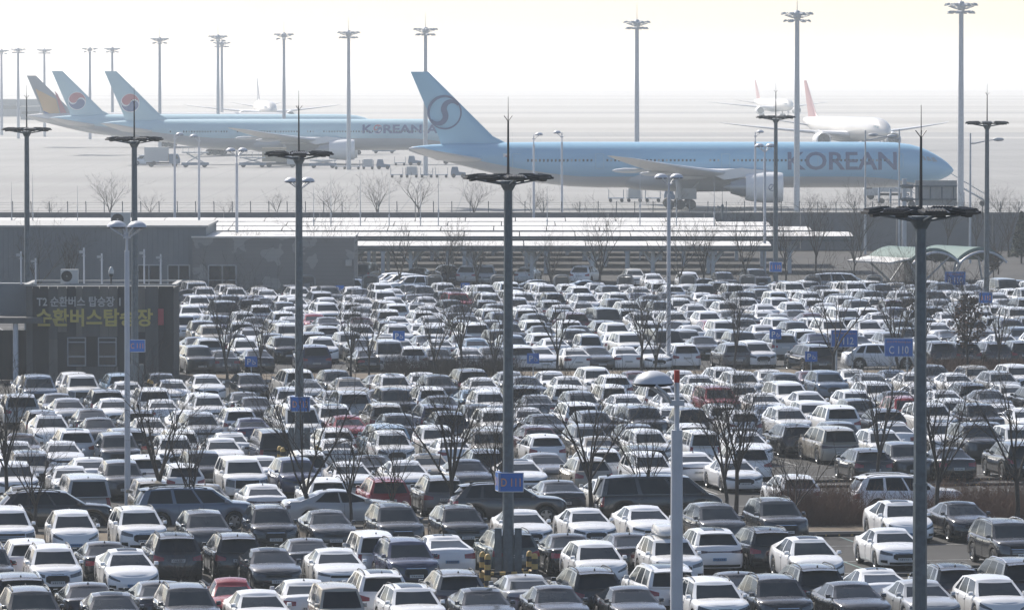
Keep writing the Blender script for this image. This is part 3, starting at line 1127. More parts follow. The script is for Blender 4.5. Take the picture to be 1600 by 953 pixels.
# ------------------------------------------------------------------ the ground
def sheet(name, pts, z, matn, kind='structure', parent=None):
    b = MB()
    b.add([(p[0], p[1], z) for p in pts], [tuple(range(len(pts)))])
    o = b.build(name, matn, parent, fix=False)
    return tag(o, kind=kind) if kind else o


sheet('ground', [(-6000, -100), (6000, -100), (6000, 16000), (-6000, 16000)], 0.0, 'airfield')
sheet('car_park_pavement', [(-160, 60), (160, 60), (160, 598), (-160, 598)], .006, 'asphalt')
sheet('apron', [(-700, 605), (700, 605), (700, 1560), (-700, 1560)], .006, 'apron_concrete')
sheet('taxiway', [(-1500, 1600), (1500, 1600), (1500, 1720), (-1500, 1720)], .012, 'apron_concrete')
sheet('runway', [(-3000, 2450), (3000, 2450), (3000, 2540), (-3000, 2540)], .012, 'apron_concrete')
b = MB()
for Y, x0, x1, w in ((700, -90, 20, .3), (845, -110, 120, .3), (930, -110, -20, .35), (1010, -100, 150, .35), (1075, -160, 40, .4)):
    b.add([(x0, Y, 0.014), (x1, Y, 0.014), (x1, Y + w, 0.014), (x0, Y + w, 0.014)], [(0, 1, 2, 3)])
tag(b.build('apron_marking', 'line_paint', fix=False), kind='structure')


def bed(name, pts, label=None, h=.15):
    """raised planting bed: kerb ring and soil"""
    n = len(pts)
    c = sum((Vector(p) for p in pts), Vector((0, 0, 0))) / n
    out = [Vector(p) for p in pts]
    inn = []
    for i, p in enumerate(out):
        a = (out[i - 1] - p).normalized()
        d = (out[(i + 1) % n] - p).normalized()
        k = (a + d)
        s_ = abs(a.cross(d).z)
        inn.append(p + k * (.15 / max(.2, s_)))
    b = MB()
    vs = []
    for p in out:
        vs += [(p.x, p.y, 0), (p.x, p.y, h)]
    for p in inn:
        vs += [(p.x, p.y, h), (p.x, p.y, h - .06)]
    fs = []
    for i in range(n):
        j = (i + 1) % n
        fs += [(2 * i, 2 * j, 2 * j + 1, 2 * i + 1), (2 * i + 1, 2 * j + 1, 2 * n + 2 * j, 2 * n + 2 * i), (2 * n + 2 * i, 2 * n + 2 * j, 2 * n + 2 * j + 1, 2 * n + 2 * i + 1)]
    b.add(vs, fs)
    root = tag(b.build(name, 'kerb_stone'), kind='structure')
    b = MB()
    b.add([(p.x, p.y, h - .03) for p in inn], [tuple(range(n))])
    b.build('soil', 'soil', root, fix=False)
    return root


def strip(v0, v1, pa, pb):
    ua, ub = u_of(pa, v0), u_of(pb, v0)
    return [uv(ua, v0), uv(ub, v0), uv(ub, v1), uv(ua, v1)]


bed('planting_bed', strip(222.9, 228.0, -60, 1180))
bed('planting_bed', strip(222.9, 232.8, 1230, 1720))
bed('planting_bed', strip(231.6, 233.0, -60, 1180))
bed('planting_bed', strip(338.5, 345.5, 270, 1330))
bed('planting_bed', strip(336.5, 343.5, 1340, 1720))
bed('planting_bed', strip(455.5, 458.5, 300, 1720))

# rows: (v of the edge nearer the camera, row number counted from the bottom of the picture)
PITCH_U = 2.5
NEAR_ROWS = [184.0, 189.0, 200.8, 205.8, 217.6, 233.5, 245.3, 250.3, 262.1, 267.1, 278.9, 283.9, 295.7, 300.7, 312.5, 317.5]
FAR_ROWS = [346.5, 358.6, 363.6, 375.4, 380.4, 392.2, 397.2, 409.0, 414.0, 425.8, 430.8, 442.6, 447.6]
b = MB()
b2 = MB()
for rows_, mb in ((NEAR_ROWS, b), (FAR_ROWS, b)):
    for k, v0 in enumerate(rows_):
        u0 = math.floor(u_of(-60, v0) / PITCH_U) * PITCH_U
        u1 = u_of(1680, v0)
        tgt = b2 if v0 in (205.8, 217.6) else mb
        z = .011
        u = u0
        while u < u1:
            if tgt is not b2 or u > u_of(1180, v0):
                p = [uv(u - .05, v0 + .1), uv(u + .05, v0 + .1), uv(u + .05, v0 + 4.9), uv(u - .05, v0 + 4.9)]
                tgt.add([(q.x, q.y, z) for q in p], [(0, 1, 2, 3)])
            else:
                p = [uv(u - .05, v0 + .1), uv(u + .05, v0 + .1), uv(u + .05, v0 + 4.9), uv(u - .05, v0 + 4.9)]
                mb.add([(q.x, q.y, z) for q in p], [(0, 1, 2, 3)])
            u += PITCH_U
        for vv in (v0 + .05, v0 + 4.95):
            p = [uv(u0, vv - .06), uv(u1, vv - .06), uv(u1, vv + .06), uv(u0, vv + .06)]
            mb.add([(q.x, q.y, z + .004) for q in p], [(0, 1, 2, 3)])
tag(b.build('stall_marking', 'line_paint', fix=False), kind='structure')
tag(b2.build('green_stall_marking', 'teal_paint', fix=False), kind='structure')

# ------------------------------------------------------------------ parked cars: near rows as seen, one by one
LK = dict(
    s='sedan', S='sedan_b', f='fastback', F='fastback_tall', v='suv', c='suv_b', V='big_suv', h='hatch', e='ev_hatch', m='mini_box', M='minivan', T='van', p='pickup', r='round_hatch', b='box_suv')
CK = dict(w='white', W='pearl white', s='silver', g='grey', d='dark grey', k='black', n='navy blue', B='blue-grey', r='red', e='beige', o='brown', G='green-grey', m='maroon', y='sky blue')
# picture x of the car's middle, type, colour, facing
MAN = {
    184.0: '45vkF 172SdF 290vkF 402swF 525meF 641cwF 752SkF 866skF 985SkF 1112vwF 1212vkF 1330SkF 1440SsF 1550ewF',
    189.0: '22VkR 132SkR 243SdR 360rrF 470swR 586vwR 706cgR 815SsR 915vkR 1032VwR 1147SkR 1262vkR 1366fwR 1478cdR 1580VkR',
    200.8: '-25vkF 80vwF 196fwF 420SkF 523SwF 633vnF 928ewF 1046vwF 1262FwF',
    205.8: '38hwR 158skR 266vdR 362vkR 474SdR 578mwR 688fwR 790vGR 882skR 977SkR 1107ewR 1190vkR 1392swF 1575VkF',
    217.6: '8VwF 110ewF 213vwF 317edF 420vkF 510SdF 615vdF 716ckF 815swF 914swF 1006SwF 1115edF 1212vdF 1405FwF 1502SkF',
    233.5: '38sdR 128TsR 232meR 316seR 406SwR 503cwR 598vrR 684vgR 868SdR 948SWR 1236hwR',
    245.3: '20vwF 107swF 188vdF 280hWR 375MwF 460cnF 545swF 632SwF 728SdF 812SwF 915heR 1012vwF 1146swF',
    250.3: '45VsF 135swR 222cwR 315vkF 408SwF 478mwR 575SdR 668SeF 752cdR 850SgF 930vwR 1000VkR 1078SwR 1160VwR 1350hkR 1412vdF 1478skR 1585VkR',
    262.1: '22swF 95SwF 182VdF 270vwF 345swF 425TkR 520SWR 610vwF 702swR 760VeF 845hwR 930seR 1010vwF 1090mwR 1165swF 1295MeR 1375ewF 1525VdF 1590vwF',
}
LABEL_OVER = {
    (184.0, 525): 'pale boxy mini car facing the camera at the bottom edge',
    (189.0, 360): 'small red rounded hatchback near the bottom left, the only bright red one there',
    (200.8, 1262): 'white fastback with a blue number plate and no grille, right of centre',
    (200.8, 1046): 'white SUV carrying a long white roof box',
    (200.8, 633): 'dark blue SUV with a chrome grille facing the camera, near the bottom centre',
    (200.8, 80): 'white SUV with a dark grille facing the camera at the lower left',
    (205.8, 688): 'white electric sedan seen from behind with a blue number plate',
    (205.8, 790): 'green-grey SUV seen from behind beside the yellow-black bollards of the nearest mast',
    (205.8, 1392): 'white hatch-backed sedan facing the camera beside empty stalls at the right',
    (205.8, 1575): 'large black SUV cut by the right edge beside empty stalls',
    (205.8, 1107): 'white electric crossover seen from behind with dark lower bumper and blue plate',
    (205.8, 578): 'white boxy mini car seen from behind with upright red lamps',
    (233.5, 598): 'bright red SUV seen from behind, left of centre',
    (233.5, 128): 'silver van seen from behind with tall red lamps at the left',
    (262.1, 1525): 'dark grey SUV facing the camera across the empty aisle at the right',
    (217.6, 1502): 'black sedan with an oval chrome grille beside the brown hedge at the right',
    (217.6, 1405): 'white fastback half hidden by the nearest dark mast, beside the hedge',
}
BOXED = {(200.8, 1046): 'white'}
GROUPN = 'cars parked in rows in the near car park'
import re


def facing_words(f):
    return 'facing the camera' if f == 'F' else 'seen from behind'


def place_row(v0, items, rown, lod, group):
    items = sorted(items)
    n = len(items)
    for i, (px, kind, colour, f, jit) in enumerate(items):
        sp = SPECS[kind]
        off = sp['L'] / 2 + .15 + jit if f == 'F' else 5.0 - .15 - sp['L'] / 2 - jit
        if f == 'R':
            off = sp['L'] / 2 + .2 + jit * .5
        vc = v0 + off
        p = uv(u_of(px, vc), vc, .006)
        key = (v0, px)
        fromleft = i + 1 <= (n + 1) // 2
        place = '%s from the %s' % (ordn(i + 1) if fromleft else ordn(n - i), 'left' if fromleft else 'right')
        lab = LABEL_OVER.get(key) or '%s %s %s, %s in %s' % (colour, WORD[kind], facing_words(f), place, rown)
        put_car(kind, p, heading(f) + random.uniform(-.025, .025), colour, lab, group, lod, f, box=BOXED.get(key, False))


random.seed(11)
ROWN = {v: '%s car row up' % ordn(i + 1) for i, v in enumerate(NEAR_ROWS)}
for v0, sss in MAN.items():
    items = []
    for tok in sss.split():
        m_ = re.match(r'(-?\d+)(\w)(\w)(\w)', tok)
        items.append((int(m_[1]), LK[m_[2]], CK[m_[3]], m_[4], random.uniform(-.15, .3)))
    place_row(v0, items, ROWN[v0], 1 if v0 < 240 else 0, GROUPN)

WK = ['sedan'] * 20 + ['sedan_b'] * 18 + ['suv'] * 20 + ['suv_b'] * 15 + ['big_suv'] * 7 + ['hatch'] * 8 + ['ev_hatch'] * 4 + ['fastback'] * 2 + ['mini_box'] * 4 + ['minivan'] * 5 + ['van'] * 2 + ['pickup'] + ['fastback_tall']
WC = ['white'] * 46 + ['pearl white'] * 9 + ['silver'] * 7 + ['grey'] * 6 + ['dark grey'] * 11 + ['black'] * 18 + ['navy blue'] * 2 + ['blue-grey'] * 2 + ['beige'] * 2 + ['maroon'] + ['brown'] + ['sky blue'] + ['red']


def rand_row(v0, pa, pb, pF, skip=()):
    u = math.ceil(u_of(pa, v0) / PITCH_U) * PITCH_U + PITCH_U / 2
    out = []
    while True:
        p = uv(u, v0 + 2.5, .7)
        px, _ = px_of(p)
        if px > pb:
            break
        if not any(a < px < b_ for a, b_ in skip) and random.random() > .015:
            kind = random.choice(WK)
            c = random.choice(WC)
            out.append((px + random.uniform(-2, 2), kind, c, 'F' if random.random() < pF else 'R', random.uniform(-.15, .3)))
        u += PITCH_U
    return out


for i, v0 in enumerate(NEAR_ROWS[9:]):
    first = (i % 2 == 1)
    skip = [(1560, 1700)] if v0 in (267.1,) else []
    place_row(v0, rand_row(v0, -25, 1625, .75 if first else .38, skip), ROWN[v0], 0, GROUPN)

# cars left lengthwise along the planted strip
for px, kind, colour, v, dr, lab in (
        (84, 'suv', 'black', 229.6, 0, 'black SUV parked lengthwise along the planted strip at the left edge'),
        (303, 'minivan', 'blue-grey', 229.3, 0, 'blue-grey minivan parked lengthwise along the planted strip'),
        (535, 'sedan_b', 'silver', 229.8, .02, 'silver-white sedan parked lengthwise behind a bare tree, left of centre'),
        (793, 'suv', 'dark grey', 229.6, -.02, 'dark grey SUV parked lengthwise behind the nearest central mast'),
        (1030, 'van', 'black', 229.9, 0, 'long black van parked lengthwise along the planted strip'),
        (1416, 'big_suv', 'white', 230.2, 0, 'large white SUV parked lengthwise behind the brown hedge')):
    put_car(kind, uv(u_of(px, v), v, .13), GA + dr, colour, lab, GROUPN, 1)

# ------------------------------------------------------------------ far car park: the nearest row one by one, the rest as a mass
random.seed(5)
a_items = [(308, 'suv', 'dark grey', 'F', 0), (345, 'sedan', 'grey', 'R', 0), (398, 'sedan_b', 'black', 'R', 0), (487, 'big_suv', 'navy blue', 'R', 0), (571, 'sedan', 'black', 'R', 0), (604, 'van', 'silver', 'F', 0), (640, 'hatch', 'white', 'R', 0), (683, 'sedan', 'dark grey', 'F', 0),
           (728, 'sedan_b', 'white', 'R', 0), (768, 'sedan', 'grey', 'F', 0), (808, 'suv', 'white', 'R', 0), (842, 'sedan_b', 'white', 'F', 0), (893, 'sedan', 'pearl white', 'R', 0), (930, 'sedan_b', 'dark grey', 'F', 0), (972, 'sedan', 'white', 'R', 0), (1018, 'sedan', 'white', 'F', 0), (1062, 'suv', 'white', 'R', 0),
           (1142, 'suv_b', 'grey', 'R', 0), (1180, 'suv', 'white', 'F', 0), (1500, 'suv', 'black', 'R', 0), (1548, 'suv_b', 'dark grey', 'R', 0), (1462, 'suv_b', 'black', 'R', 0), (1590, 'suv', 'black', 'R', 0)]
a_items = [(px, k, c, f, 0.0) for px, k, c, f, j in a_items]
GROUPF = 'cars in the first row of the far car park'
place_row(346.5, a_items, 'row beyond the lane', 0, GROUPF)
put_car('minivan', uv(u_of(1266, 344.5), 344.5, .01), heading('R') + .1, 'black', 'black minivan seen from behind beside the blue disabled-parking sign beyond the lane', GROUPF, 0, 'R')
put_car('ev_hatch', uv(u_of(1375, 347.0), 347.0, .01), GA, 'white', 'white hatchback parked sideways between the two large blue signs', GROUPF, 0, 'F')
for v0 in FAR_ROWS[1:]:
    pF = .8 if FAR_ROWS.index(v0) % 2 == 1 else .4
    for px, kind, c, f, j in rand_row(v0, 262, 1630, pF):
        sp = SPECS[kind]
        vc = v0 + sp['L'] / 2 + .15 + j
        FAR.append((kind, uv(u_of(px, vc), vc, .006), heading(f) + random.uniform(-.03, .03), c))
for px, py, kind, rz, c in ((640, 458, 'suv', R(200), 'white'), (622, 455, 'suv', R(200), 'white'), (608, 452, 'suv_b', R(200), 'white'), (415, 470, 'sedan', GA, 'grey'), (300, 476, 'sedan', GA, 'dark grey'), (530, 463, 'suv', R(185), 'white'), (1215, 462, 'sedan', R(190), 'navy blue'),
                            (918, 462, 'fastback', GA, 'sky blue'), (1318, 455, 'minivan', R(-5), 'silver'), (845, 460, 'sedan_b', GA, 'dark grey'), (915, 440, 'suv', R(75), 'white'), (1020, 450, 'sedan', R(-85), 'white'), (1075, 452, 'suv', R(-85), 'white'), (1130, 452, 'suv', R(-85), 'dark grey'),
                            (570, 440, 'van', R(80), 'dark grey'), (1105, 458, 'sedan', GA, 'black'), (1180, 448, 'big_suv', R(-80), 'black'), (735, 440, 'suv', R(80), 'silver'), (825, 438, 'sedan', R(80), 'white'), (700, 438, 'hatch', R(-80), 'navy blue'), (760, 440, 'mini_box', R(-90), 'silver'), (990, 444, 'hatch', R(-85), 'pearl white'), (655, 440, 'sedan_b', R(80), 'black')):
    p = ground(px, py + 4)
    FAR.append((kind, Vector((p.x, p.y, .006)), rz, c))


def far_mass():
    cache = {}
    MATS = ['far_paint', 'car_glass', 'black_trim', 'headlamp', 'tail_red', 'plate_white', 'tyre', 'rim']
    role = {'glass_roof': 1, 'windscreen': 1, 'rear_window': 1, 'side_window': 1, 'sill_cladding': 2, 'underbody': 2, 'grille': 2, 'headlight': 3, 'taillight': 4, 'light_bar': 4, 'number_plate': 5, 'antenna_fin': 2, 'spare_wheel': 6, 'bed_cover': 2}
    V, F, MI, C = [], [], [], []
    off = 0
    for kind, loc, rz, cname in FAR:
        P, W, cs = proto(kind)
        if kind not in cache:
            vs, fs, mi = [], [], []
            n = 0
            for nm, me, end, pos, need, painted in P:
                if need > 0 or (end == 'roof' and not kind.startswith('fastback')):
                    continue
                a = np.empty(len(me.vertices) * 3)
                me.vertices.foreach_get('co', a)
                a = a.reshape(-1, 3)
                if pos:
                    a = a + np.array(pos)
                for p in me.polygons:
                    fs.append([i + n for i in p.vertices])
                    mi.append(0 if painted else role.get(nm, 2))
                vs.append(a)
                n += len(a)
            r = cs.sp['r']
            for x, y in W:
                w = MB()
                w.lathe([(.0, -.1), (r, -.1), (r, .1), (.0, .1)], 10, c=(x, y, r), axis='Y')
                for f in w.f:
                    fs.append([i + n for i in f])
                    mi.append(6)
                vs.append(np.array(w.v))
                n += len(w.v)
            cache[kind] = (np.concatenate(vs), fs, mi)
        vs, fs, mi = cache[kind]
        c, s_ = math.cos(rz), math.sin(rz)
        rot = np.array([[c, -s_, 0], [s_, c, 0], [0, 0, 1]])
        V.append(vs @ rot.T + np.array(loc))
        F.append((fs, off))
        MI.extend(mi)
        rgb = COLS[cname]
        k = random.uniform(.88, 1.08)
        C.append((len(vs), [rgb[0] * k, rgb[1] * k, rgb[2] * k, 1]))
        off += len(vs)
    V = np.concatenate(V)
    lens = np.concatenate([np.array([len(f) for f in fs]) for fs, o in F])
    idx = np.concatenate([np.fromiter((i + o for f in fs for i in f), dtype=np.int32) for fs, o in F])
    me = bpy.data.meshes.new('far_car_mass')
    me.vertices.add(len(V))
    me.vertices.foreach_set('co', V.ravel())
    me.loops.add(len(idx))
    me.loops.foreach_set('vertex_index', idx)
    me.polygons.add(len(lens))
    me.polygons.foreach_set('loop_start', np.concatenate([[0], np.cumsum(lens)[:-1]]))
    for m in MATS:
        me.materials.append(M[m])
    me.polygons.foreach_set('material_index', np.array(MI, dtype=np.int32))
    me.update(calc_edges=True)
    at = me.attributes.new('paint', 'FLOAT_COLOR', 'POINT')
    at.data.foreach_set('color', np.concatenate([np.tile(c, (n, 1)) for n, c in C]).ravel())
    me.polygons.foreach_set('use_smooth', np.ones(len(lens), dtype=bool))
    me.set_sharp_from_angle(angle=R(38))
    o = link('far_parked_cars', me)
    tag(o, 'mass of small parked cars filling the far car park behind the planted lane', 'cars', kind='stuff')


far_mass()
print('cars one by one:', NCAR[0], ' in the far mass:', len(FAR))

# ------------------------------------------------------------------ wheel stops on the empty stalls
b = MB()
vs = []
for x, k in ((-.95, 1), (.95, 1)):
    vs += [(x, -.09, 0), (x, .09, 0), (x * .97, .06, .11), (x * .97, -.06, .11)]
b.add(vs, [(0, 1, 2, 3), (7, 6, 5, 4), (0, 4, 5, 1), (1, 5, 6, 2), (2, 6, 7, 3), (3, 7, 4, 0)])
stop_body = b.mesh('block', 'stopper')
b = MB()
b.lathe([(.035, 0), (.035, .012), (0, .014)], 8)
stud = b.mesh('reflector', 'yellow')


def stops(v, pxs, lab, shift=0):
    for i, px in enumerate(sorted(pxs)):
        t = thing('wheel_stop', 'wheel stop, %s from left %s' % (ordn(i + 1), lab), 'wheel stop', uv(u_of(px, v), v, .007), GA, 'wheel stops on empty stalls')
        link('block', stop_body, t)
        for x in (-.55, 0, .55):
            link('reflector', stud, t, (x, -.074, .06)).rotation_euler = (R(75), 0, 0)


stops(207.2, (1455, 1486, 1560), 'in farther line of empty stalls, lower right')
stops(204.2, (1420, 1481, 1535), 'in nearer line of empty stalls, lower right')
stops(222.2, (1312, 1352), 'at the kerb of the brown hedge')
stops(251.6, (1245, 1285, 1330, 1515, 1565), 'in the farther line across the right aisle')
stops(248.3, (1265, 1310, 1475, 1512, 1545, 1592), 'in the nearer line across the right aisle')
stops(350.0, (1222, 1253), 'on the empty bay beyond the planted lane')

# ------------------------------------------------------------------ tall flood-light masts of the car park
def flood_mast():
    """mast with a ring of flat flood lamps and a lightning rod, 14.9 m to the ring"""
    root = thing('light_mast', 'x', 'light mast')
    b = MB()
    b.tube([(0, 0, 0), (0, 0, 7.4)], [.21, .19], 8)
    b.tube([(0, 0, 7.4), (0, 0, 14.4)], [.183, .15], 8)
    b.build('pole', 'mast_steel', root, 30)
    b = MB()
    b.tube([(0, 0, 7.36), (0, 0, 7.44)], .205, 8)
    b.tube([(0, 0, 0), (0, 0, .05)], .42, 8)
    b.build('pole_joint', 'mast_steel', root)
    b = MB()
    b.lathe([(.17, 14.38), (.30, 14.62), (.30, 14.72), (.17, 14.74)], 12)
    for k in range(8):
        a = 2 * math.pi * k / 8 + .2
        b.tube([(.2 * math.cos(a), .2 * math.sin(a), 14.6), (1.2 * math.cos(a), 1.2 * math.sin(a), 14.78)], .04, 5)
    b.build('bracket', 'mast_steel', root)
    b = MB()
    b.tube([(1.22 * math.cos(2 * math.pi * k / 24), 1.22 * math.sin(2 * math.pi * k / 24), 14.80) for k in range(25)], .035, 5, cap=False)
    b.build('ring', 'panel_dark', root)
    lb = MB()
    lb.box((0, 0, 0), (.76, .54, .075))
    lb.box((0, 0, .05), (.62, .42, .04))
    for k in range(7):
        lb.box((-.27 + .09 * k, 0, .085), (.02, .38, .03))
    body = lb.mesh('flood_lamp', 'panel_dark')
    g = MB()
    g.box((0, 0, -.043), (.66, .44, .012))
    glass = g.mesh('lens', 'lens_glass')
    gb = MB()
    gb.box((.16, 0, -.09), (.28, .2, .09))
    gear = gb.mesh('gear_box', 'panel_dark')
    for k in range(8):
        a = 2 * math.pi * k / 8 + .2
        o = link('flood_lamp', body, root, (1.33 * math.cos(a), 1.33 * math.sin(a), 14.86))
        o.rotation_euler = (R(8), 0, a + math.pi / 2)
        link('lens', glass, o)
        link('gear_box', gear, o, (0, -.02, 0))
    b = MB()
    b.tube([(0, 0, 14.7), (0, 0, 16.9)], [.05, .032], 6)
    b.tube([(0, 0, 16.9), (0, 0, 17.75)], [.016, .008], 5)
    for k in range(3):
        a = 2 * math.pi * k / 3 + .5
        b.tube([(0, 0, 16.86), (.17 * math.cos(a), .17 * math.sin(a), 17.06)], .014, 4)
    b.build('lightning_rod', 'panel_dark', root)
    return root


def sign_box(parent, text, w, h, loc, rz, two=True, size=.42, amber=True, name='zone_sign'):
    b = MB()
    b.box((0, 0, 0), (w, .10, h))
    s_ = b.build(name, 'sign_blue', parent)
    s_.location = loc
    s_.rotation_euler = (0, 0, rz)
    b = MB()
    for x, z, dx, dz in ((0, h / 2 - .012, w, .024), (0, -h / 2 + .012, w, .024), (w / 2 - .012, 0, .024, h), (-w / 2 + .012, 0, .024, h)):
        b.box((x, -.052, z), (dx, .012, dz))
    b.build('border', 'sign_white', s_)
    lettering(text, h * size, 'sign_amber' if amber else 'sign_white', s_, (0, -.066, 0), bold=.012, width=w * .76)
    return s_


MASTS = [  # picture x, ring y, sign text, sign picture y, label
    (1439, 330, None, 0, 'nearest dark flood-light mast at the right, running out of the bottom of the picture'),
    (794, 272, 'D 111', 753, 'dark flood-light mast in the middle carrying the blue D 111 sign'),
    (467, 240, 'D 113', 631, 'flood-light mast carrying the blue D 113 sign'),
    (210, 217, 'C 111', 540, 'flood-light mast at the left carrying the blue C 111 sign'),
    (42, 202, None, 0, 'flood-light mast standing farthest left behind the bus building'),
    (1212, 183, 'B 110', 417, 'flood-light mast carrying the small blue B 110 sign, right of centre'),
    (1542, 192, 'B 112', 465, 'flood-light mast by the right edge carrying the blue B 112 sign'),
]
mast0 = None
for i, (px, py, txt, sy, lab) in enumerate(MASTS):
    s_ = (py - 110) / (CAMZ - 14.86) if i != 1 else 43.4
    Y = FPX / s_
    p = Vector(((px - 800) / s_, Y, 0))
    if mast0 is None:
        mast0 = flood_mast()
        mast0.location = p
        mast0['label'] = lab
        mast0['group'] = 'flood-light masts of the car park'
        t = mast0
    else:
        t = None
    MASTS[i] = (px, p, txt, sy, lab, s_)
for i, (px, p, txt, sy, lab, s_) in enumerate(MASTS):
    t = mast0 if i == 0 else copy_tree(mast0, p, random.uniform(-.3, .3) if i != 1 else 0, lab, 'flood-light masts of the car park')
    if txt:
        z = CAMZ - (sy - 110) / s_
        w, h = (.92, .70) if i < 4 else (1.0, .82)
        k = sign_box(t, txt, w, h, (.10 if i < 4 else 0, -.30, z), -t.rotation_euler.z)
        sign_box(t, txt, w * .9, h, (-.33, .06, z), -t.rotation_euler.z - R(78), name='zone_sign')
# switch cabinets and yellow-black guards round two mast feet
post = MB()
for k in range(6):
    post.mi = k % 2
    post.lathe([(.115, k * .19), (.115, (k + 1) * .19)], 10)
post.mi = 1 - 6 % 2
post.mi = 0
post.lathe([(.115, 1.14), (.115, 1.2), (.09, 1.29), (.05, 1.33), (0, 1.34)], 10)
post_me = post.mesh('post', ['yellow', 'black_paint'], 50)
bar = MB()
for k in range(8):
    bar.mi = k % 2
    bar.tube([(-.85 + k * .2125, 0, 0), (-.85 + (k + 1) * .2125, 0, 0)], .065, 8)
bar_me = bar.mesh('crash_bar', ['yellow', 'black_paint'], 50)
for idx, lab in ((1, 'yellow and black striped bollard guard round the foot of the D 111 mast'), (2, 'yellow and black striped guard at the foot of the D 113 mast'), (3, 'yellow and black striped guard at the foot of the C 111 mast')):
    p = MASTS[idx][1]
    t = thing('bollard_guard', lab, 'bollard guard', p + Vector((0, 0, .006)), GA, 'striped guards round mast feet')
    for x in (-.86, .86):
        for y in (-.62, .45):
            link('post', post_me, t, (x, y, 0))
    for y in (-.62, .45):
        link('crash_bar', bar_me, t, (0, y, .62))
    for x in (-.86, .86):
        o = link('crash_bar', bar_me, t, (x, -.09, .62), math.pi / 2)
        o.scale = (.6, 1, 1)
    c = thing('switch_cabinet', 'grey steel switch cabinets on the foot of the %s' % ('nearest central mast', 'mast left of the central one', 'mast beside the bus building')[idx - 1], 'cabinet', p + Vector((0, .1, .006)), 0)
    for x in (-.36, .36):
        b = MB()
        b.box((x, .05, 1.32), (.26, .34, 1.75))
        cb = b.build('cabinet_box', 'mast_steel', c)
        b = MB()
        b.box((x, -.125, 1.32), (.2, .012, 1.6))
        b.build('cabinet_door', 'mast_steel', cb)
        b = MB()
        b.box((x, .1, .22), (.06, .06, .44))
        b.build('cabinet_foot', 'mast_steel', c)


# ------------------------------------------------------------------ street lamps with dome heads
def dome_lamp(heads, angle=0.0, cap=False, h=12.0, r=.11):
    root = thing('street_lamp', 'x', 'street lamp')
    b = MB()
    b.tube([(0, 0, 0), (0, 0, h - 1.0)], [r * 1.25, r], 10)
    b.build('pole', 'white_steel', root, 40)
    b = MB()
    b.tube([(0, 0, h - 1.0), (0, 0, h + .04)], .055, 8)
    b.box((0, 0, h - .42), (.32, .16, .12))
    b.build('top_tube', 'white_steel', root)
    if cap:
        b = MB()
        b.tube([(0, 0, h + .02), (0, 0, h + .28)], .062, 8)
        b.build('warning_cap', 'red_paint', root)
    dome = MB()
    dome.lathe([(.42, 0), (.41, .06), (.35, .15), (.23, .235), (.09, .275), (0, .28)], 18)
    dm = dome.mesh('lamp_dome', 'white_steel', 50)
    rim = MB()
    rim.lathe([(0, -.05), (.27, -.06), (.40, -.03), (.425, .0), (.42, .012)], 18)
    rm = rim.mesh('lamp_underside', 'panel_dark', 40)
    for k in range(heads):
        a = angle + k * math.pi
        d = Vector((math.cos(a), math.sin(a), 0))
        c = d * .52 + Vector((0, 0, h))
        o = link('lamp_dome', dm, root, c)
        link('lamp_underside', rm, o)
        n = Vector((-d.y, d.x, 0))
        b = MB()
        for sg in (-1, 1):
            b.tube([d * .12 + Vector((0, 0, h - .42)), d * .28 + n * sg * .26 + Vector((0, 0, h - .24)), d * .58 + n * sg * .42 + Vector((0, 0, h - .01))], .038, 5)
        b.build('arm', 'white_steel', root)
    return root


def by_head(px, py, h, base_py=None):
    s_ = (py - 110) / (CAMZ - h)
    return Vector(((px - 800) / s_, FPX / s_, 0))


lamp2 = dome_lamp(2, R(20))
lamp1 = dome_lamp(1, 0.0)
LG = 'dome-headed street lamps'
DL = [(198, 355, 2, R(-50), 'white street lamp with two dome heads in front of the bus building'),
      (370, 236, 2, 0, 'grey lamp with two domes in front of the patched wall'),
      (468, 284, 2, 0, 'lamp with two domes half hidden behind the D 113 mast'),
      (1045, 278, 2, 0, 'tall pale lamp with two domes right of the central mast'),
      (1195, 229, 2, 0, 'pale lamp with two domes just left of the B 110 mast'),
      (273, 211, 1, 0, 'single-dome lamp on the apron side, leftmost of that pair'),
      (311, 214, 1, math.pi, 'single-dome lamp on the apron side beside a shorter post'),
      (834, 211, 1, 0, 'single-dome lamp before the blue tail, left of two'),
      (878, 208, 1, math.pi, 'single-dome lamp before the blue tail, right of two'),
      (1180, 207, 1, 0, 'single-dome lamp behind the B 110 mast')]
used = {1: False, 2: False}
for px, py, n, rz, lab in DL:
    src = lamp2 if n == 2 else lamp1
    p = by_head(px, py, 12.0)
    if not used[n]:
        used[n] = True
        src.location = p
        src.rotation_euler = (0, 0, rz)
        tag(src, lab, 'street lamp', LG)
    else:
        copy_tree(src, p, rz, lab, LG)
fl = dome_lamp(1, math.pi + R(14), True, 12.0, .125)
fl.location = (1058 - 800) / 73.0, FPX / 73.0, 0
fl.scale = (1.0, 1.0, 1.0)
tag(fl, 'nearest white lamp post with a red cap and one dome, cut by the bottom edge', 'street lamp', LG)


def arm_lamp():
    root = thing('road_lamp', 'x', 'street lamp')
    b = MB()
    b.tube([(0, 0, 0), (0, 0, 12.6)], [.13, .075], 8)
    b.build('pole', 'mast_light', root, 40)
    b = MB()
    b.tube([(0, 0, 11.6), (.5, 0, 11.62), (1.5, 0, 11.85), (2.4, 0, 11.98)], [.08, .075, .05, .04], 6)
    b.build('arm', 'mast_light', root, 40)
    b = MB()
    b.lathe([(.02, 2.2), (.12, 2.3), (.19, 2.6), (.17, 3.0), (.05, 3.25), (0, 3.26)], 8, c=(0, 0, 12.0), axis='X')
    o = b.build('lamp_head', 'mast_light', root, 50)
    o.scale = (1, 1, 1)
    return root


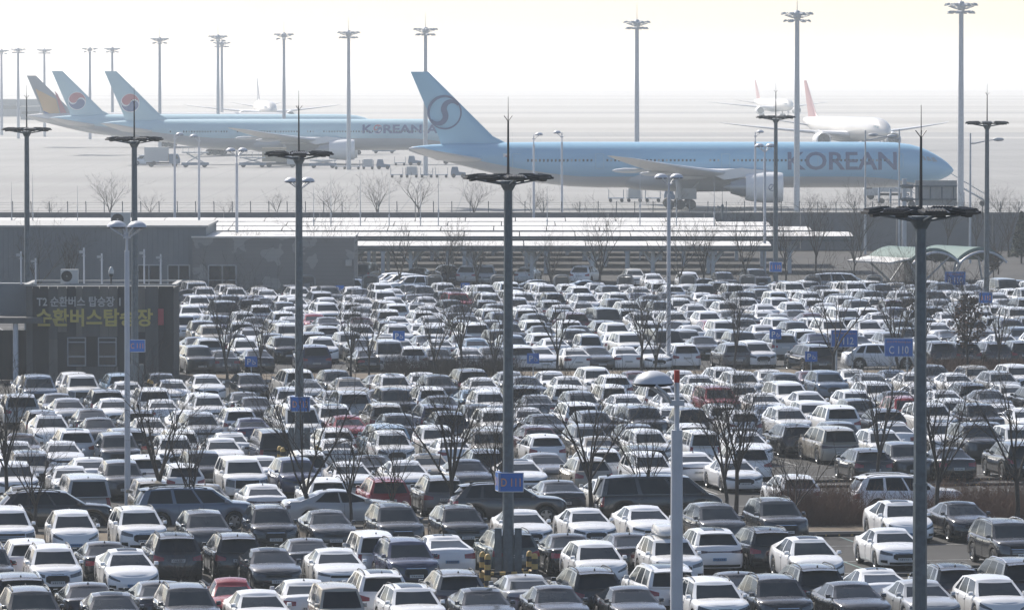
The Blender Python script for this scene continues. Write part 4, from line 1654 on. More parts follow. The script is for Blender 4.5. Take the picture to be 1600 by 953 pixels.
al = arm_lamp()
for i, (px, py, rz, lab) in enumerate(((1352, 213, 0, 'curved-arm road lamp before the airliner lettering, arm to the right'), (1405, 211, math.pi, 'curved-arm road lamp before the airliner nose, arm to the left'), (1516, 218, 0, 'curved-arm road lamp right of the airliner nose'))):
    p = by_head(px, py, 12.0)
    if i == 0:
        al.location = p
        tag(al, lab, 'street lamp', 'curved-arm road lamps')
    else:
        copy_tree(al, p, rz, lab, 'curved-arm road lamps')

# slender lightning poles along the airport fence
pm = MB()
pm.tube([(0, 0, 0), (0, 0, 3.4)], .06, 6)
pm.tube([(0, 0, 3.4), (0, 0, 6.4)], [.045, .008], 5)
pm.lathe([(.09, 3.3), (.1, 3.4), (.06, 3.5)], 8)
pme = pm.mesh('slender_pole', 'mast_light')
_x = [18, 51, 121, 490, 517, 563, 608, 657, 685, 855, 1000, 1057, 1116]
for i, px in enumerate(_x):
    py = [285, 270, 290, 290, 272, 268, 276, 282, 262, 290, 246, 262, 268][i]
    Y = 560
    s_ = FPX / Y
    z = CAMZ - (py - 110) / s_
    o = link('lightning_pole', pme, None, ((px - 800) / s_, Y, 0))
    o.scale = (1, 1, z / 6.4)
    tag(o, 'slender pointed pole by the airport fence, %s from the left' % ordn(i + 1), 'pole', 'slender poles along the fence')
pb = MB()
pb.tube([(0, 0, 0), (0, 0, 3.6)], .11, 8)
pb.lathe([(.11, 3.6), (.2, 3.75), (.16, 3.95), (.03, 4.1), (.02, 5.2), (0, 5.22)], 10)
pb.box((-.28, 0, 3.8), (.5, .16, .16), ry=.3)
o = pb.build('camera_post', 'mast_steel', None)
o.location = ((1128 - 800) / 15.3, 580, 0)
o.scale = (1, 1, 1.25)
tag(o, 'dark camera post standing under the airliner engine', 'camera post')

# ------------------------------------------------------------------ ground signs
PS = 'blue disabled-parking signs'
for px, py, gy, lab in ((1212, 522, 575, 'blue disabled-parking sign standing over two wheel stops'), (1268, 557, 590, 'blue disabled-parking sign left of the black minivan'), (392, 565, 600, 'blue disabled-parking sign by the black sedan at the left'), (833, 560, 592, 'blue disabled-parking sign just right of the central mast'),
                        (623, 525, 575, 'blue disabled-parking sign beside the silver van'), (727, 448, 470, 'small blue disabled-parking sign by the carports, left of three'), (928, 450, 472, 'small blue disabled-parking sign by the carports, middle of three'), (1122, 447, 470, 'small blue disabled-parking sign by the carports, right of three'), (530, 452, 474, 'small blue disabled-parking sign at the end of the patched wall')):
    Y = ground(px, gy).y
    s_ = FPX / Y
    z = CAMZ - (py - 110) / s_
    t = thing('parking_sign', lab, 'sign', ((px - 800) / s_, Y, 0), 0, PS)
    b = MB()
    b.tube([(0, 0, 0), (0, 0, z)], .035, 6)
    b.build('post', 'mast_light', t)
    b = MB()
    b.box((0, -.05, z), (.74, .05, .62))
    k = b.build('panel', 'sign_blue', t)
    lettering('P', .36, 'sign_white', k, (-.12, -.082, z), bold=.02)
    b = MB()          # wheelchair pictogram
    ring = [(.15 + .085 * math.cos(a), -.08, z - .07 + .085 * math.sin(a)) for a in np.linspace(.5 * math.pi, 2.05 * math.pi, 10)]
    b.tube(ring, .018, 4)
    b.tube([(.10, -.08, z + .10), (.12, -.08, z - .02), (.22, -.08, z - .03), (.27, -.08, z - .14)], .02, 4)
    b.lathe([(.032, -.01), (.032, .01), (0, .012)], 8, c=(.09, -.08, z + .14), axis='Y')
    b.build('pictogram', 'sign_white', k)
for px, py, gy, wpx, hpx, txt, top, lab in ((1405, 543, 600, 45, 29, 'C 110', '주차구역 Parking Lot', 'large blue C 110 zone sign with a small red line of lettering'), (1320, 529, 592, 42, 27, 'B 112', '주차구역 Parking Lot', 'large blue B 112 zone sign behind a bare tree'), (1493, 435, 470, 33, 22, 'B 110', '주차구역 Parking Lot', 'blue B 110 zone sign on a post under the green arched canopy')):
    Y = ground(px, gy).y
    s_ = FPX / Y
    z = CAMZ - (py - 110) / s_
    w, h = wpx / s_, hpx / s_
    t = thing('zone_sign', lab, 'sign', ((px - 800) / s_, Y, 0), 0, 'large zone signs')
    b = MB()
    for x in ((-.3, .3) if wpx > 35 else (0,)):
        b.tube([(x * w, .08, 0), (x * w, .08, z + h * .4)], .06, 8)
    b.build('post', 'mast_light', t)
    b = MB()
    b.box((0, 0, z), (w, .10, h))
    k = b.build('panel', 'sign_blue', t)
    b = MB()
    for x, zz, dx, dz in ((0, h / 2 - .02, w, .03), (0, -h / 2 + .02, w, .03), (w / 2 - .02, 0, .03, h), (-w / 2 + .02, 0, .03, h)):
        b.box((x, -.052, z + zz), (dx, .012, dz))
    b.build('border', 'sign_white', k)
    lettering(txt, h * .42, 'sign_white', k, (0, -.066, z - h * .13), bold=.012, width=w * .68)
    lettering(top, h * .14, 'sign_amber', k, (0, -.066, z + h * .30), width=w * .84, name='small_lettering')


# ------------------------------------------------------------------ bare trees
def tree_meshes(seed, h, spread=.34, trunk=.28, dens=.8, r0=.085):
    rnd = random.Random(seed)
    tb, bb = MB(), MB()

    def branch(mb, p, d, ln, r, depth):
        n = 4 if depth < 2 else 3
        pts, rad = [p], [r]
        q, dd = p.copy(), d.copy()
        kids = []
        for i in range(n):
            dd = (dd + Vector((rnd.gauss(0, .10), rnd.gauss(0, .10), rnd.gauss(.045, .05)))).normalized()
            q = q + dd * (ln / n)
            pts.append(q.copy())
            rad.append(max(.006, r * (1 - .62 * (i + 1) / n)))
            kids.append((q.copy(), dd.copy(), rad[-1], (i + 1) / n))
        mb.tube(pts, rad, 6 if depth == 0 else (5 if depth == 1 else (4 if depth == 2 else 3)), cap=False)
        if depth >= 4:
            return
        cnt = [0, 7, 5, 3, 0][depth] if depth else 0
        m = int(cnt * dens + rnd.random())
        for k in range(m):
            kp, kd, kr, f = kids[min(n - 1, int(n * (.18 + .82 * (k + rnd.random() * .8) / max(1, m))))]
            az = rnd.uniform(0, 2 * math.pi)
            side = kd.cross(Vector((math.cos(az), math.sin(az), .3))).normalized()
            nd = (kd * rnd.uniform(.75, 1.0) + side * rnd.uniform(.5, .95) + Vector((0, 0, .18))).normalized()
            branch(bb, kp, nd, ln * rnd.uniform(.38, .62), max(.006, kr * .62), depth + 1)

    th = h * trunk
    pts = [Vector((0, 0, -.05)), Vector((rnd.gauss(0, .03), rnd.gauss(0, .03), th * .5)), Vector((rnd.gauss(0, .06), rnd.gauss(0, .06), th))]
    tb.tube(pts, [r0 * 1.3, r0, r0 * .95], 8)
    top = pts[-1]
    nl = rnd.randint(5, 7)
    for k in range(nl):
        az = 2 * math.pi * k / nl + rnd.uniform(-.4, .4)
        sp = spread * rnd.uniform(.5, 1.5)
        d = Vector((math.cos(az) * sp, math.sin(az) * sp, 1)).normalized()
        branch(tb if k < 0 else bb, top + Vector((0, 0, rnd.uniform(-.35, .15))), d, (h - th) * rnd.uniform(.68, .98), r0 * rnd.uniform(.5, .72), 1)
    return tb.mesh('trunk', 'bark', 60), bb.mesh('branches', 'twig', 60, fix=False)


TM = {'a': tree_meshes(1, 6.0), 'b': tree_meshes(2, 6.0, .42), 'c': tree_meshes(3, 6.0, .30, .34), 'd': tree_meshes(4, 6.0, .5, .22), 'e': tree_meshes(5, 6.0, .22, .2, .8), 'f': tree_meshes(9, 6.0, .36, .3, 1.15)}


def put_tree(px, base_py, top_py, key, lab, group, rz, wide=1.0):
    p = ground(px, base_py)
    s_ = FPX / p.y
    h = (base_py - top_py) / s_
    t = thing('bare_tree', lab, 'tree', (p.x, p.y, .1), rz, group)
    k = h / 6.0
    t.scale = (k * wide, k * wide, k)
    link('trunk', TM[key][0], t)
    link('branches', TM[key][1], t)


NG = 'bare trees on the nearer planted strip'
near_t = [(12, 800, 600, 'c'), (57, 838, 680, 'b'), (250, 815, 595, 'b'), (300, 830, 655, 'a'), (477, 826, 590, 'd'), (549, 829, 670, 'c'), (612, 815, 690, 'e'), (706, 822, 585, 'a'), (782, 824, 640, 'f'), (922, 818, 600, 'b'), (1007, 818, 665, 'e'), (1135, 811, 620, 'f'), (1150, 808, 600, 'c'), (1240, 836, 690, 'd'), (1462, 830, 600, 'c'), (1588, 826, 590, 'b')]
random.seed(3)
for i, (px, b0, t0, k) in enumerate(near_t):
    put_tree(px, b0, t0, k, 'bare tree on the strip across the near car park, %s from the left' % ordn(i + 1), NG, random.uniform(0, 6), 1.1)
put_tree(1372, 768, 565, 'a', 'bare tree in the bay before the two large blue signs', NG, 1.0)
put_tree(284, 955, 880, 'e', 'small bare sapling at the bottom edge on the left', NG, 2.0)
MG = 'bare trees on the farther planted lane'
mid_t = [(355, 596, 455, 'e'), (407, 596, 470, 'a'), (548, 596, 470, 'c'), (577, 594, 480, 'b'), (682, 596, 470, 'e'), (722, 594, 455, 'c'), (775, 594, 480, 'e'), (872, 592, 455, 'b'), (1003, 588, 445, 'a'), (1024, 590, 480, 'e'), (1148, 586, 460, 'f'), (1302, 594, 430, 'd'), (1404, 592, 435, 'e'), (1440, 590, 450, 'e'), (1560, 592, 470, 'c')]
for i, (px, b0, t0, k) in enumerate(mid_t):
    put_tree(px, b0, t0, k, 'bare tree on the lane before the far car park, %s from the left' % ordn(i + 1), MG, random.uniform(0, 6))
FG = 'bare trees by the carports'
far_t = [(382, 468, 375, 'c'), (452, 466, 385, 'a'), (510, 468, 350, 'd'), (624, 462, 362, 'b'), (700, 462, 372, 'f'), (744, 464, 378, 'a'), (860, 458, 385, 'e'), (937, 460, 345, 'b'), (1062, 458, 352, 'd'), (1100, 460, 355, 'a'), (1165, 460, 345, 'b'), (1228, 445, 350, 'f'), (1275, 440, 330, 'c'), (1335, 440, 345, 'a'), (1560, 430, 355, 'e'), (60, 470, 372, 'd'), (110, 470, 380, 'c'), (1345, 405, 318, 'e'), (1480, 400, 322, 'c'), (1525, 400, 318, 'b'), (1575, 402, 322, 'a')]
for i, (px, b0, t0, k) in enumerate(sorted(far_t)):
    put_tree(px, b0, t0, k, 'bare tree by the carports or the wall behind, %s from the left' % ordn(i + 1), FG, random.uniform(0, 6))
EG = 'low bare trees along the airport fence'
edge_t = [(82, 345, 318, 'd'), (172, 345, 293, 'e'), (235, 345, 310, 'b'), (355, 345, 318, 'd'), (432, 345, 308, 'b'), (520, 345, 300, 'd'), (590, 345, 292, 'e'), (655, 345, 285, 'b'), (742, 345, 296, 'e'), (832, 345, 300, 'd'), (848, 345, 312, 'b'), (905, 345, 318, 'd'), (1262, 345, 308, 'd'), (1290, 345, 318, 'b'), (1338, 345, 305, 'd'), (1385, 345, 316, 'e'), (1560, 345, 305, 'e'), (1590, 345, 312, 'b')]
for i, (px, b0, t0, k) in enumerate(edge_t):
    put_tree(px, b0, t0, k, 'low bare tree by the fence of the airfield, %s from the left' % ordn(i + 1), EG, random.uniform(0, 6), 1.4)


# tree that keeps its brown leaves, and a dark conifer at the right edge
def leafy(px, base_py, top_py, matn, lab, name, n=900, key='c', conifer=False):
    p = ground(px, base_py)
    s_ = FPX / p.y
    h = (base_py - top_py) / s_
    t = thing(name, lab, 'tree', (p.x, p.y, .1))
    k = h / 6.0
    rnd = random.Random(px)
    o = link('trunk', TM[key][0], t)
    o.scale = (k, k, k * (1.0 if not conifer else 2.6))
    if not conifer:
        link('branches', TM[key][1], t).scale = (k, k, k)
    b = MB()
    for i in range(n):
        f = rnd.random()
        if conifer:
            z = h * (.12 + .88 * f)
            rr = h * .26 * (1 - f) * math.sqrt(rnd.random()) + .05
        else:
            z = h * (.34 + .5 * f) + rnd.gauss(0, .15)
            rr = h * .20 * math.sin(math.pi * min(.98, .15 + f * .8)) * math.sqrt(rnd.random())
            if math.sin(i * 12.9) > .2 and rr < h * .05:
                continue
        a = rnd.uniform(0, 6.283)
        c = Vector((rr * math.cos(a), rr * math.sin(a), z))
        s2 = rnd.uniform(.05, .12) * (1.5 if conifer else 1)
        d1 = Vector((rnd.gauss(0, 1), rnd.gauss(0, 1), rnd.gauss(0, .5))).normalized() * s2
        d2 = Vector((rnd.gauss(0, 1), rnd.gauss(0, 1), rnd.gauss(0, .8))).normalized() * s2
        b.add([c - d1, c + d2, c + d1, c - d2], [(0, 1, 2, 3)])
    b.build('crown', matn, t, fix=False)


leafy(1512, 592, 440, 'dry_leaf', 'tree keeping its brown leaves in front of the dark SUVs at the right', 'brown_leaved_tree', 1100)
leafy(1552, 440, 385, 'dry_leaf', 'small reddish-brown leafy tree behind the green canopy', 'brown_leaved_tree', 700, 'a')
leafy(1596, 412, 333, 'needle_leaf', 'dark evergreen tree at the right edge before the wall', 'evergreen_tree', 2200, 'c', True)


# hedges of bare twigs
def hedge(name, u0, u1, v0, v1, h, n, matn, lab, seed):
    n = int(n * .6)
    rnd = random.Random(seed)
    b = MB()
    for i in range(n):
        u, v = rnd.uniform(u0, u1), rnd.uniform(v0, v1)
        p = uv(u, v, .1)
        hh = h * (rnd.uniform(.35, 1.0) if rnd.random() < .9 else rnd.uniform(1.0, 1.5)) * (.8 + .3 * math.sin(u * 1.3) * math.sin(v * 2 + u * .4))
        d = Vector((rnd.gauss(0, .25), rnd.gauss(0, .25), 1)).normalized()
        q = p + d * hh * .55
        b.tube([p, q, q + (d + Vector((rnd.gauss(0, .3), rnd.gauss(0, .3), 0))).normalized() * hh * .5], [.012, .009, .004], 3, cap=False)
        for k in range(3):
            f = rnd.uniform(.25, .95)
            s_ = p + d * hh * f
            e = (d + Vector((rnd.gauss(0, .7), rnd.gauss(0, .7), rnd.gauss(0, .25)))).normalized() * hh * rnd.uniform(.2, .45)
            b.tube([s_, s_ + e], [.007, .003], 3, cap=False)
    o = b.build(name, matn, None, fix=False)
    tag(o, lab, 'hedge', kind='stuff')


hedge('twig_hedge', u_of(1235, 227), u_of(1352, 227), 226.0, 231.5, 1.45, 4200, 'twig_red', 'thicket of brown bare twigs right of the empty stalls', 1)
hedge('twig_hedge', u_of(1352, 229), u_of(1470, 229), 224.6, 227.2, 1.2, 1500, 'twig_red', 'brown twigs in front of the lengthwise white SUV', 2)
hedge('twig_hedge', u_of(1470, 228), u_of(1660, 228), 225.0, 231.5, 1.5, 4200, 'twig_red', 'thicket of brown bare twigs behind the black sedan at the right', 3)
hedge('twig_hedge', u_of(600, 343), u_of(800, 343), 340, 343.5, 1.6, 2400, 'twig', 'dark bare hedge on the lane before the far car park', 4)
hedge('twig_hedge', u_of(1430, 341), u_of(1640, 341), 338, 342, 1.0, 2600, 'twig_red', 'low reddish hedge before the far dark SUVs at the right', 5)

# ------------------------------------------------------------------ shuttle-bus building at the left
def bus_building():
    Y = 341.0
    s_ = FPX / Y
    X = lambda px: (px - 800) / s_
    Z = lambda py: CAMZ - (py - 110) / s_
    x0, x1 = X(40), X(271)
    top = Z(446)
    dep = 6.5
    t = thing('bus_station_building', 'low dark-panelled shuttle-bus building with white and yellow lettering', 'building', ((x0 + x1) / 2, Y, 0))
    ox = (x0 + x1) / 2
    w = x1 - x0
    b = MB()
    b.box((0, dep / 2 + .1, top / 2 - .1), (w - .1, dep, top - .2))
    b.build('wall', 'clad_dark', t)
    # vertical cladding panels, uneven widths and three tones, pieces proud of each other
    rnd = random.Random(4)
    x = -w / 2
    wins = [(X(119) - ox, .56), (X(167) - ox, .56)]
    wz0, wz1 = Z(572), Z(527)
    while x < w / 2 - .05:
        pw = min(rnd.choice([.28, .4, .55, .8, 1.0]), w / 2 - x)
        mt = rnd.choice(['clad_dark', 'clad_mid', 'clad_mid', 'clad_brown', 'clad_brown', 'clad_dark'])
        pr = {'clad_dark': .02, 'clad_mid': .035, 'clad_brown': .05}[mt] + rnd.uniform(0, .008)
        spans = [(0.0, top - .05)]
        for wx, hw in wins:
            if x + pw > wx - hw and x < wx + hw:
                spans = [(0.0, wz0 - .05), (wz1 + .05, top - .05)]
        split = rnd.random() < .3 and len(spans) == 1
        if split:
            m_ = rnd.choice([2.6, 3.0])
            spans = [(0, m_), (m_ + .02, top - .05)]
        for a, c in spans:
            pb = MB()
            pb.box((x + pw / 2, -pr / 2, (a + c) / 2), (pw - .02, pr, c - a))
            for k in range(1, int(pw / .14)):
                pb.box((x + k * .14, -pr - .004, (a + c) / 2), (.02, .008, c - a - .02))
            if split:
                mt = rnd.choice(['clad_dark', 'clad_mid', 'clad_brown'])
            pb.build('cladding_panel', mt, t)
        x += pw
    # parapet: light coping seen over the flat roof
    b = MB()
    for y in (0.02, dep + .1):
        b.box((0, y, top + .03), (w + .16, .22, .10))
    for x in (-w / 2, w / 2):
        b.box((x, dep / 2 + .06, top + .024), (.3, dep - .14, .10))
    b.build('parapet_coping', 'parapet', t)
    b = MB()
    b.box((0, dep / 2, top - .24), (w - .3, dep - .4, .1))
    b.build('flat_roof', 'concrete', t)
    for wx, hw in wins:
        b = MB()
        h = wz1 - wz0
        for xx, zz, dx, dz in ((-hw + .03, 0, .06, h), (hw - .03, 0, .06, h), (0, h / 2 - .03, 2 * hw - .12, .06), (0, -h / 2 + .03, 2 * hw - .12, .06), (0, -h * .17, 2 * hw - .12, .07), (0, h * .33, 2 * hw - .12, .06)):
            b.box((wx + xx, -.05, (wz0 + wz1) / 2 + zz), (dx, .10, dz))
        wn_ = b.build('window', 'window_frame', t)
        for za, zb in ((-.5, -.17), (-.17, .33), (.33, .5)):
            b = MB()
            b.box((wx, .0, (wz0 + wz1) / 2 + (za + zb) / 2 * h), (2 * hw - .13, .03, (zb - za) * h - .07))
            b.build('pane', 'building_glass', wn_)
    # lettering standing off the wall
    lettering('T2 순환버스 탑승장 1', .62, 'letter_white', t, (X(122.5) - ox, -.12, Z(471)), bold=.018, width=(188 - 57) / s_)
    lettering('순환버스탑승장', 1.08, 'letter_yellow', t, (X(147) - ox, -.12, Z(496)), bold=.03, width=(239 - 56) / s_, name='yellow_lettering')
    lettering('1', .98, 'letter_red', t, (X(251) - ox, -.12, Z(495)), bold=.06, width=.34, name='red_lettering')
    return t, ox, top, X, Z, Y, dep


bt, box_, btop, BX, BZ, BY, bdep = bus_building()
# entrance canopy and glass porch left of it
t = thing('bus_stop_porch', 'glazed bus-stop porch with flat canopy at the left edge', 'porch', (BX(10), BY + 1.5, 0))
b = MB()
b.box((0, 0, BZ(500)), (4.4, 4.5, .35))
b.build('canopy', 'clad_mid', t)
b = MB()
b.box((.1, 1.6, BZ(500) + 1.1), (2.6, 1.2, 2.0))
b.build('upper_box', 'siding', t)
for x in (-1.9, .55):
    b = MB()
    b.tube([(x, -1.9, 0), (x, -1.9, BZ(500) - .1)], .16, 10)
    b.build('column', 'white_steel', t, 40)
for k in range(3):
    b = MB()
    b.box((-1.6 + k * 1.3, .5, 1.55), (1.2, .06, 3.0))
    b.build('glass_pane', 'building_glass', t)
b = MB()
b.box((-1.5, -1.2, 1.75), (1.0, .08, 1.4))
b.build('notice_board', 'sign_blue', t)
# rooftop things
b = MB()
b.box((0, 0, .42), (1.05, .42, .84))
acm = b.mesh('casing', 'ac_white')
b = MB()
b.lathe([(.33, -.03), (.33, .0), (.05, .01), (0, .01)], 18, c=(-.15, -.20, .44), axis='Y')
acf = b.mesh('fan_guard', 'panel_dark')
a = thing('air_conditioner', 'white air-conditioning unit on the roof of the bus building', 'air conditioner', (BX(107), BY + .6, btop + .1))
link('casing', acm, a)
link('fan_guard', acf, a, (0, -.02, 0))
a = thing('air_conditioner', 'grey air-conditioning unit on the rear building roof behind the lamp', 'air conditioner', (-27.4 * 1.16, 462, 6.0))
link('casing', acm, a)
link('fan_guard', acf, a, (0, -.02, 0))
a.scale = (1.5, 1.5, 1.4)
cm = MB()
cm.tube([(0, 0, 0), (0, 0, 1.6)], .05, 6)
cme = cm.mesh('pole', 'white_steel')
hd = MB()
hd.box((-.14, 0, 1.42), (.3, .1, .12))
hd.box((-.02, 0, 1.25), (.22, .06, .05))
hde = hd.mesh('camera_head', 'window_frame')
for i, (px, dy, h) in enumerate(((29, 1.5, 1.25), (53, 1.0, 1.0), (125, 3, 1.35), (154, 2.5, 1.15), (220, 3.0, 1.3), (249, 1.2, 1.15))):
    a = thing('camera_pole', 'white camera pole on the bus building roof, %s from the left' % ordn(i + 1), 'camera pole', (BX(px), BY + dy, btop), 0, 'camera poles on the bus building')
    a.scale = (1, 1, h)
    link('pole', cme, a)
    link('camera_head', hde, a)
a = thing('dome_camera', 'white dome camera on a short black stem on the bus building roof', 'camera', (BX(173), BY + .15, btop + .06))
b = MB()
b.tube([(0, 0, 0), (0, 0, .45)], .05, 8)
b.lathe([(.09, .45), (.13, .5), (.13, .62), (.1, .64)], 10)
b.build('stem', 'panel_dark', a)
b = MB()
b.lathe([(.15, .64), (.16, .8), (.11, .95), (.05, 1.05), (0, 1.06)], 12)
b.build('camera_dome', 'ac_white', a, 50)

# ------------------------------------------------------------------ long rear building: ribbed siding left, patched plaster right
Y = 463.0
s_ = FPX / Y
X = lambda px: (px - 800) / s_
Z = lambda py: CAMZ - (py - 110) / s_
t = thing('service_building', 'long grey service building with ribbed siding and a patched plaster wall', 'building', (X(280), Y, 0))
ox = X(280)
b = MB()
xa, xb = X(-40) - ox, X(322) - ox
za = Z(355)
b.box(((xa + xb) / 2, 8, za / 2), (xb - xa, 16, za))
wl = b.build('ribbed_wall', 'siding', t)
b = MB()
x = xa + .2
while x < xb:
    b.box((x, -.03, za / 2), (.05, .06, za - .1))
    x += .42
o = b.build('wall_rib', 'siding', wl)
o['kind'] = 'stuff'
b = MB()
b.box(((xa + xb) / 2, 8, za + .07), (xb - xa + .3, 16.4, .16))
b.build('roof_edge', 'parapet', t)
b = MB()
xa2, xb2 = X(301) - ox, X(553) - ox
zb = Z(371)
b.box(((xa2 + xb2) / 2, 5.5, zb / 2), (xb2 - xa2, 12, zb))
b.build('patched_wall', 'patched_wall', t)
b = MB()
b.box(((xa2 + xb2) / 2, 5.5, zb + .05), (xb2 - xa2 + .2, 12.2, .12))
b.build('flat_roof', 'roof_white', t)
b = MB()
b.box(((xa2 + xb2) / 2 + 1, -.52, zb + .03), (xb2 - xa2 - 2, .10, .10))
b.build('coping', 'parapet', t)
for pa, pb_, ya, yb in ((262, 296, 414, 450), (326, 369, 414, 450), (215, 250, 414, 450)):
    w, h = (pb_ - pa) / s_, (yb - ya) / s_
    cx, cz = X((pa + pb_) / 2) - ox, Z((ya + yb) / 2)
    yy = -.10 if pa < 300 else -.60
    b = MB()
    for xx, zz, dx, dz in ((-w / 2, 0, .09, h), (w / 2, 0, .09, h), (0, h / 2, w - .1, .09), (0, -h / 2, w - .1, .09), (0, 0, .07, h - .1), (0, -h * .15, w - .1, .06)):
        b.box((cx + xx, yy, cz + zz), (dx, .12, dz))
    f = b.build('window', 'window_frame', t)
    for sx_ in (-1, 1):
        for zc, hh in ((h * .17, h * .58), (-h * .325, h * .29)):
            b = MB()
            b.box((cx + sx_ * w / 4, yy + .05, cz + zc), (w / 2 - .14, .03, hh))
            b.build('pane', 'building_glass', f)
b = MB()
b.box((X(545) - ox, -.7, Z(410)), (.5, .3, .5))
b.build('wall_vent', 'parapet', t)
b = MB()
b.tube([(X(473) - ox, -.9, 0), (X(473) - ox, -.9, Z(440)), (X(489) - ox, -.9, Z(440)), (X(489) - ox, -.9, 0)], .09, 6)
o = b.build('pipe_frame', 'mast_steel', None)
o.location = (ox, Y - 1.5, 0)
tag(o, 'dark square pipe frame in front of the patched wall', 'pipe frame')

# ------------------------------------------------------------------ carports with white roofs
def carport(Y, pa, pb_, eave_py, lab, posts=True, depth=11.0):
    s_ = FPX / Y
    X = lambda px: (px - 800) / s_
    z0 = CAMZ - (eave_py - 110) / s_
    xa, xb = X(pa), X(pb_)
    t = thing('carport', lab, 'carport', ((xa + xb) / 2, Y, 0), 0, 'white-roofed carports')
    ox = (xa + xb) / 2
    n = max(2, int(round((xb - xa) / 5.2)))
    pw = (xb - xa) / n
    prof = [(0, 0), (.15, .06), (depth * .25, .22), (depth * .5, .30), (depth * .75, .28), (depth - .15, .18), (depth, .12)]
    b = MB()
    top = [(-pw / 2 + .05, y, z) for y, z in prof], [(pw / 2 - .05, y, z) for y, z in prof]
    b.grid([top[0], top[1]])
    b.grid([[(p[0], p[1], p[2] - .12) for p in top[1]], [(p[0], p[1], p[2] - .12) for p in top[0]]])
    for side in top:
        b.grid([list(side), [(p[0], p[1], p[2] - .12) for p in side]])
    for i in (0, -1):
        b.grid([[top[0][i], top[1][i]], [(top[0][i][0], top[0][i][1], top[0][i][2] - .12), (top[1][i][0], top[1][i][1], top[1][i][2] - .12)]])
    pmesh = b.mesh('roof_panel', 'roof_white')
    for k in range(n):
        link('roof_panel', pmesh, t, (xa - ox + pw * (k + .5), 0, z0 + random.uniform(-.015, .015)))
    b = MB()
    b.box((0, -.09, z0 + .02), (xb - xa, .16, .2))
    b.build('gutter', 'mast_steel', t)
    b = MB()
    b.box((0, .25, z0 - .26), (xb - xa, .16, .26))
    b.build('front_beam', 'mast_steel', t)
    b = MB()
    b.box((0, depth - .25, z0 - .2), (xb - xa, .16, .26))
    b.build('rear_beam', 'mast_light', t)
    if posts:
        k = 0
        x = xa + 1.2
        pmb = MB()
        pmb.box((0, 0, (z0 - .3) / 2), (.34, .5, z0 - .3), taper=.8)
        for sg in (-1, 1):
            pmb.tube([(0, 0, z0 - 1.6), (sg * .9, sg * 0, z0 - .35)], .10, 6)
        pme_ = pmb.mesh('post', 'mast_light')
        while x < xb:
            link('post', pme_, t, (x - ox, 1.2, 0))
            if depth > 8:
                link('post', pme_, t, (x - ox + .3, depth - 1.5, 0))
            x += 5.3 if Y < 515 else 7.5


carport(497, 430, 1207, 386, 'nearest white carport roof, the lowest band of roofing')
carport(523, -60, 1335, 371, 'second white carport roof, reaching farthest to the right')
carport(541, -60, 1270, 362, 'third white carport roof counted from the front')
carport(559, -60, 1205, 354.5, 'fourth white carport roof counted from the front')
carport(575, -60, 1120, 347.5, 'rearmost white carport roof just below the wall', depth=10)

# ------------------------------------------------------------------ green arched shelter
Y = 505.0
s_ = FPX / Y
t = thing('arched_shelter', 'pale green shelter with two barrel-arched roofs on slanted struts', 'shelter', ((1462 - 800) / s_, Y, 0), R(28))
zt = CAMZ - (385 - 110) / s_
W_ = 4.9
for k, x0 in enumerate((-W_, 0.0)):
    rows_o, rows_i = [], []
    for y in (-3.6, 3.6):
        ro, ri = [], []
        for i in range(17):
            f = i / 16
            x = x0 + W_ * f
            z = zt - 1.0 + 1.0 * math.sin(math.pi * f) ** .8
            ro.append((x, y, z))
            ri.append((x, y, z - .28))
        rows_o.append(ro)
        rows_i.append(ri)
    b = MB()
    b.grid(rows_o)
    b.grid([rows_i[1], rows_i[0]])
    b.grid([rows_i[0], rows_o[0]])
    b.grid([rows_o[1], rows_i[1]])
    rf = b.build('arched_roof', 'pale_green', t)
    b = MB()
    for y in (-4.0, 0, 4.0):
        b.tube([(x0 + W_ * i / 16, y, zt - 1.38 + 1.0 * math.sin(math.pi * i / 16) ** .8) for i in range(17)], .12, 5)
    b.build('rib', 'white_steel', rf)
b = MB()
b.box((-W_ - 1.0, 0, zt - 1.1), (2.2, 7.2, .14), ry=R(-9))
b.build('side_eave', 'roof_white', t)
for x in (-W_ - .1, 0, W_ + .1):
    for y in (-3.4, 3.4):
        b = MB()
        b.tube([(x * .62, y * .8, 0), (x, y, zt - 1.2)], .11, 6)
        b.tube([(x * .62 + .1, y * .8, 0), (x * .3 + .8, y, zt - .8)], .09, 6)
        b.build('strut', 'mast_light', t)
b = MB()
b.box((-1.5, 1, 1.1), (1.6, 1.2, 2.2))
b.build('kiosk', 'parapet', t)

# ------------------------------------------------------------------ electric-car chargers
cb = MB()
pts = [(-.62, 0, 0), (-.62, 0, 1.78), (-.5, 0, 1.98), (-.3, 0, 2.05), (.3, 0, 2.05), (.5, 0, 1.98), (.62, 0, 1.78), (.62, 0, 0)]
cb.tube(pts, .085, 6)
cf = cb.mesh('frame', 'charger_grey')
cb = MB()
cb.box((0, .05, .95), (1.06, .12, 1.9))
cback = cb.mesh('back_panel', 'charger_dark')
cb = MB()
cb.box((-.05, -.12, .75), (.5, .3, 1.3))
cb.tube([(.22, -.22, 1.0), (.36, -.3, .5), (.25, -.25, .3), (.15, -.2, .8)], .03, 5)
cbody = cb.mesh('charger_body', 'charger_grey')
for i, px in enumerate((480, 579, 679, 779, 878, 977, 1075, 1168, 1270, 1366)):
    p = ground(px, 470)
    c = thing('ev_charger', 'arch-framed electric-car charger, %s from the left in the row before the carports' % ordn(i + 1), 'charger', (p.x, p.y, .006), R(8), 'electric-car chargers')
    link('frame', cf, c)
    link('back_panel', cback, c)
    link('charger_body', cbody, c)

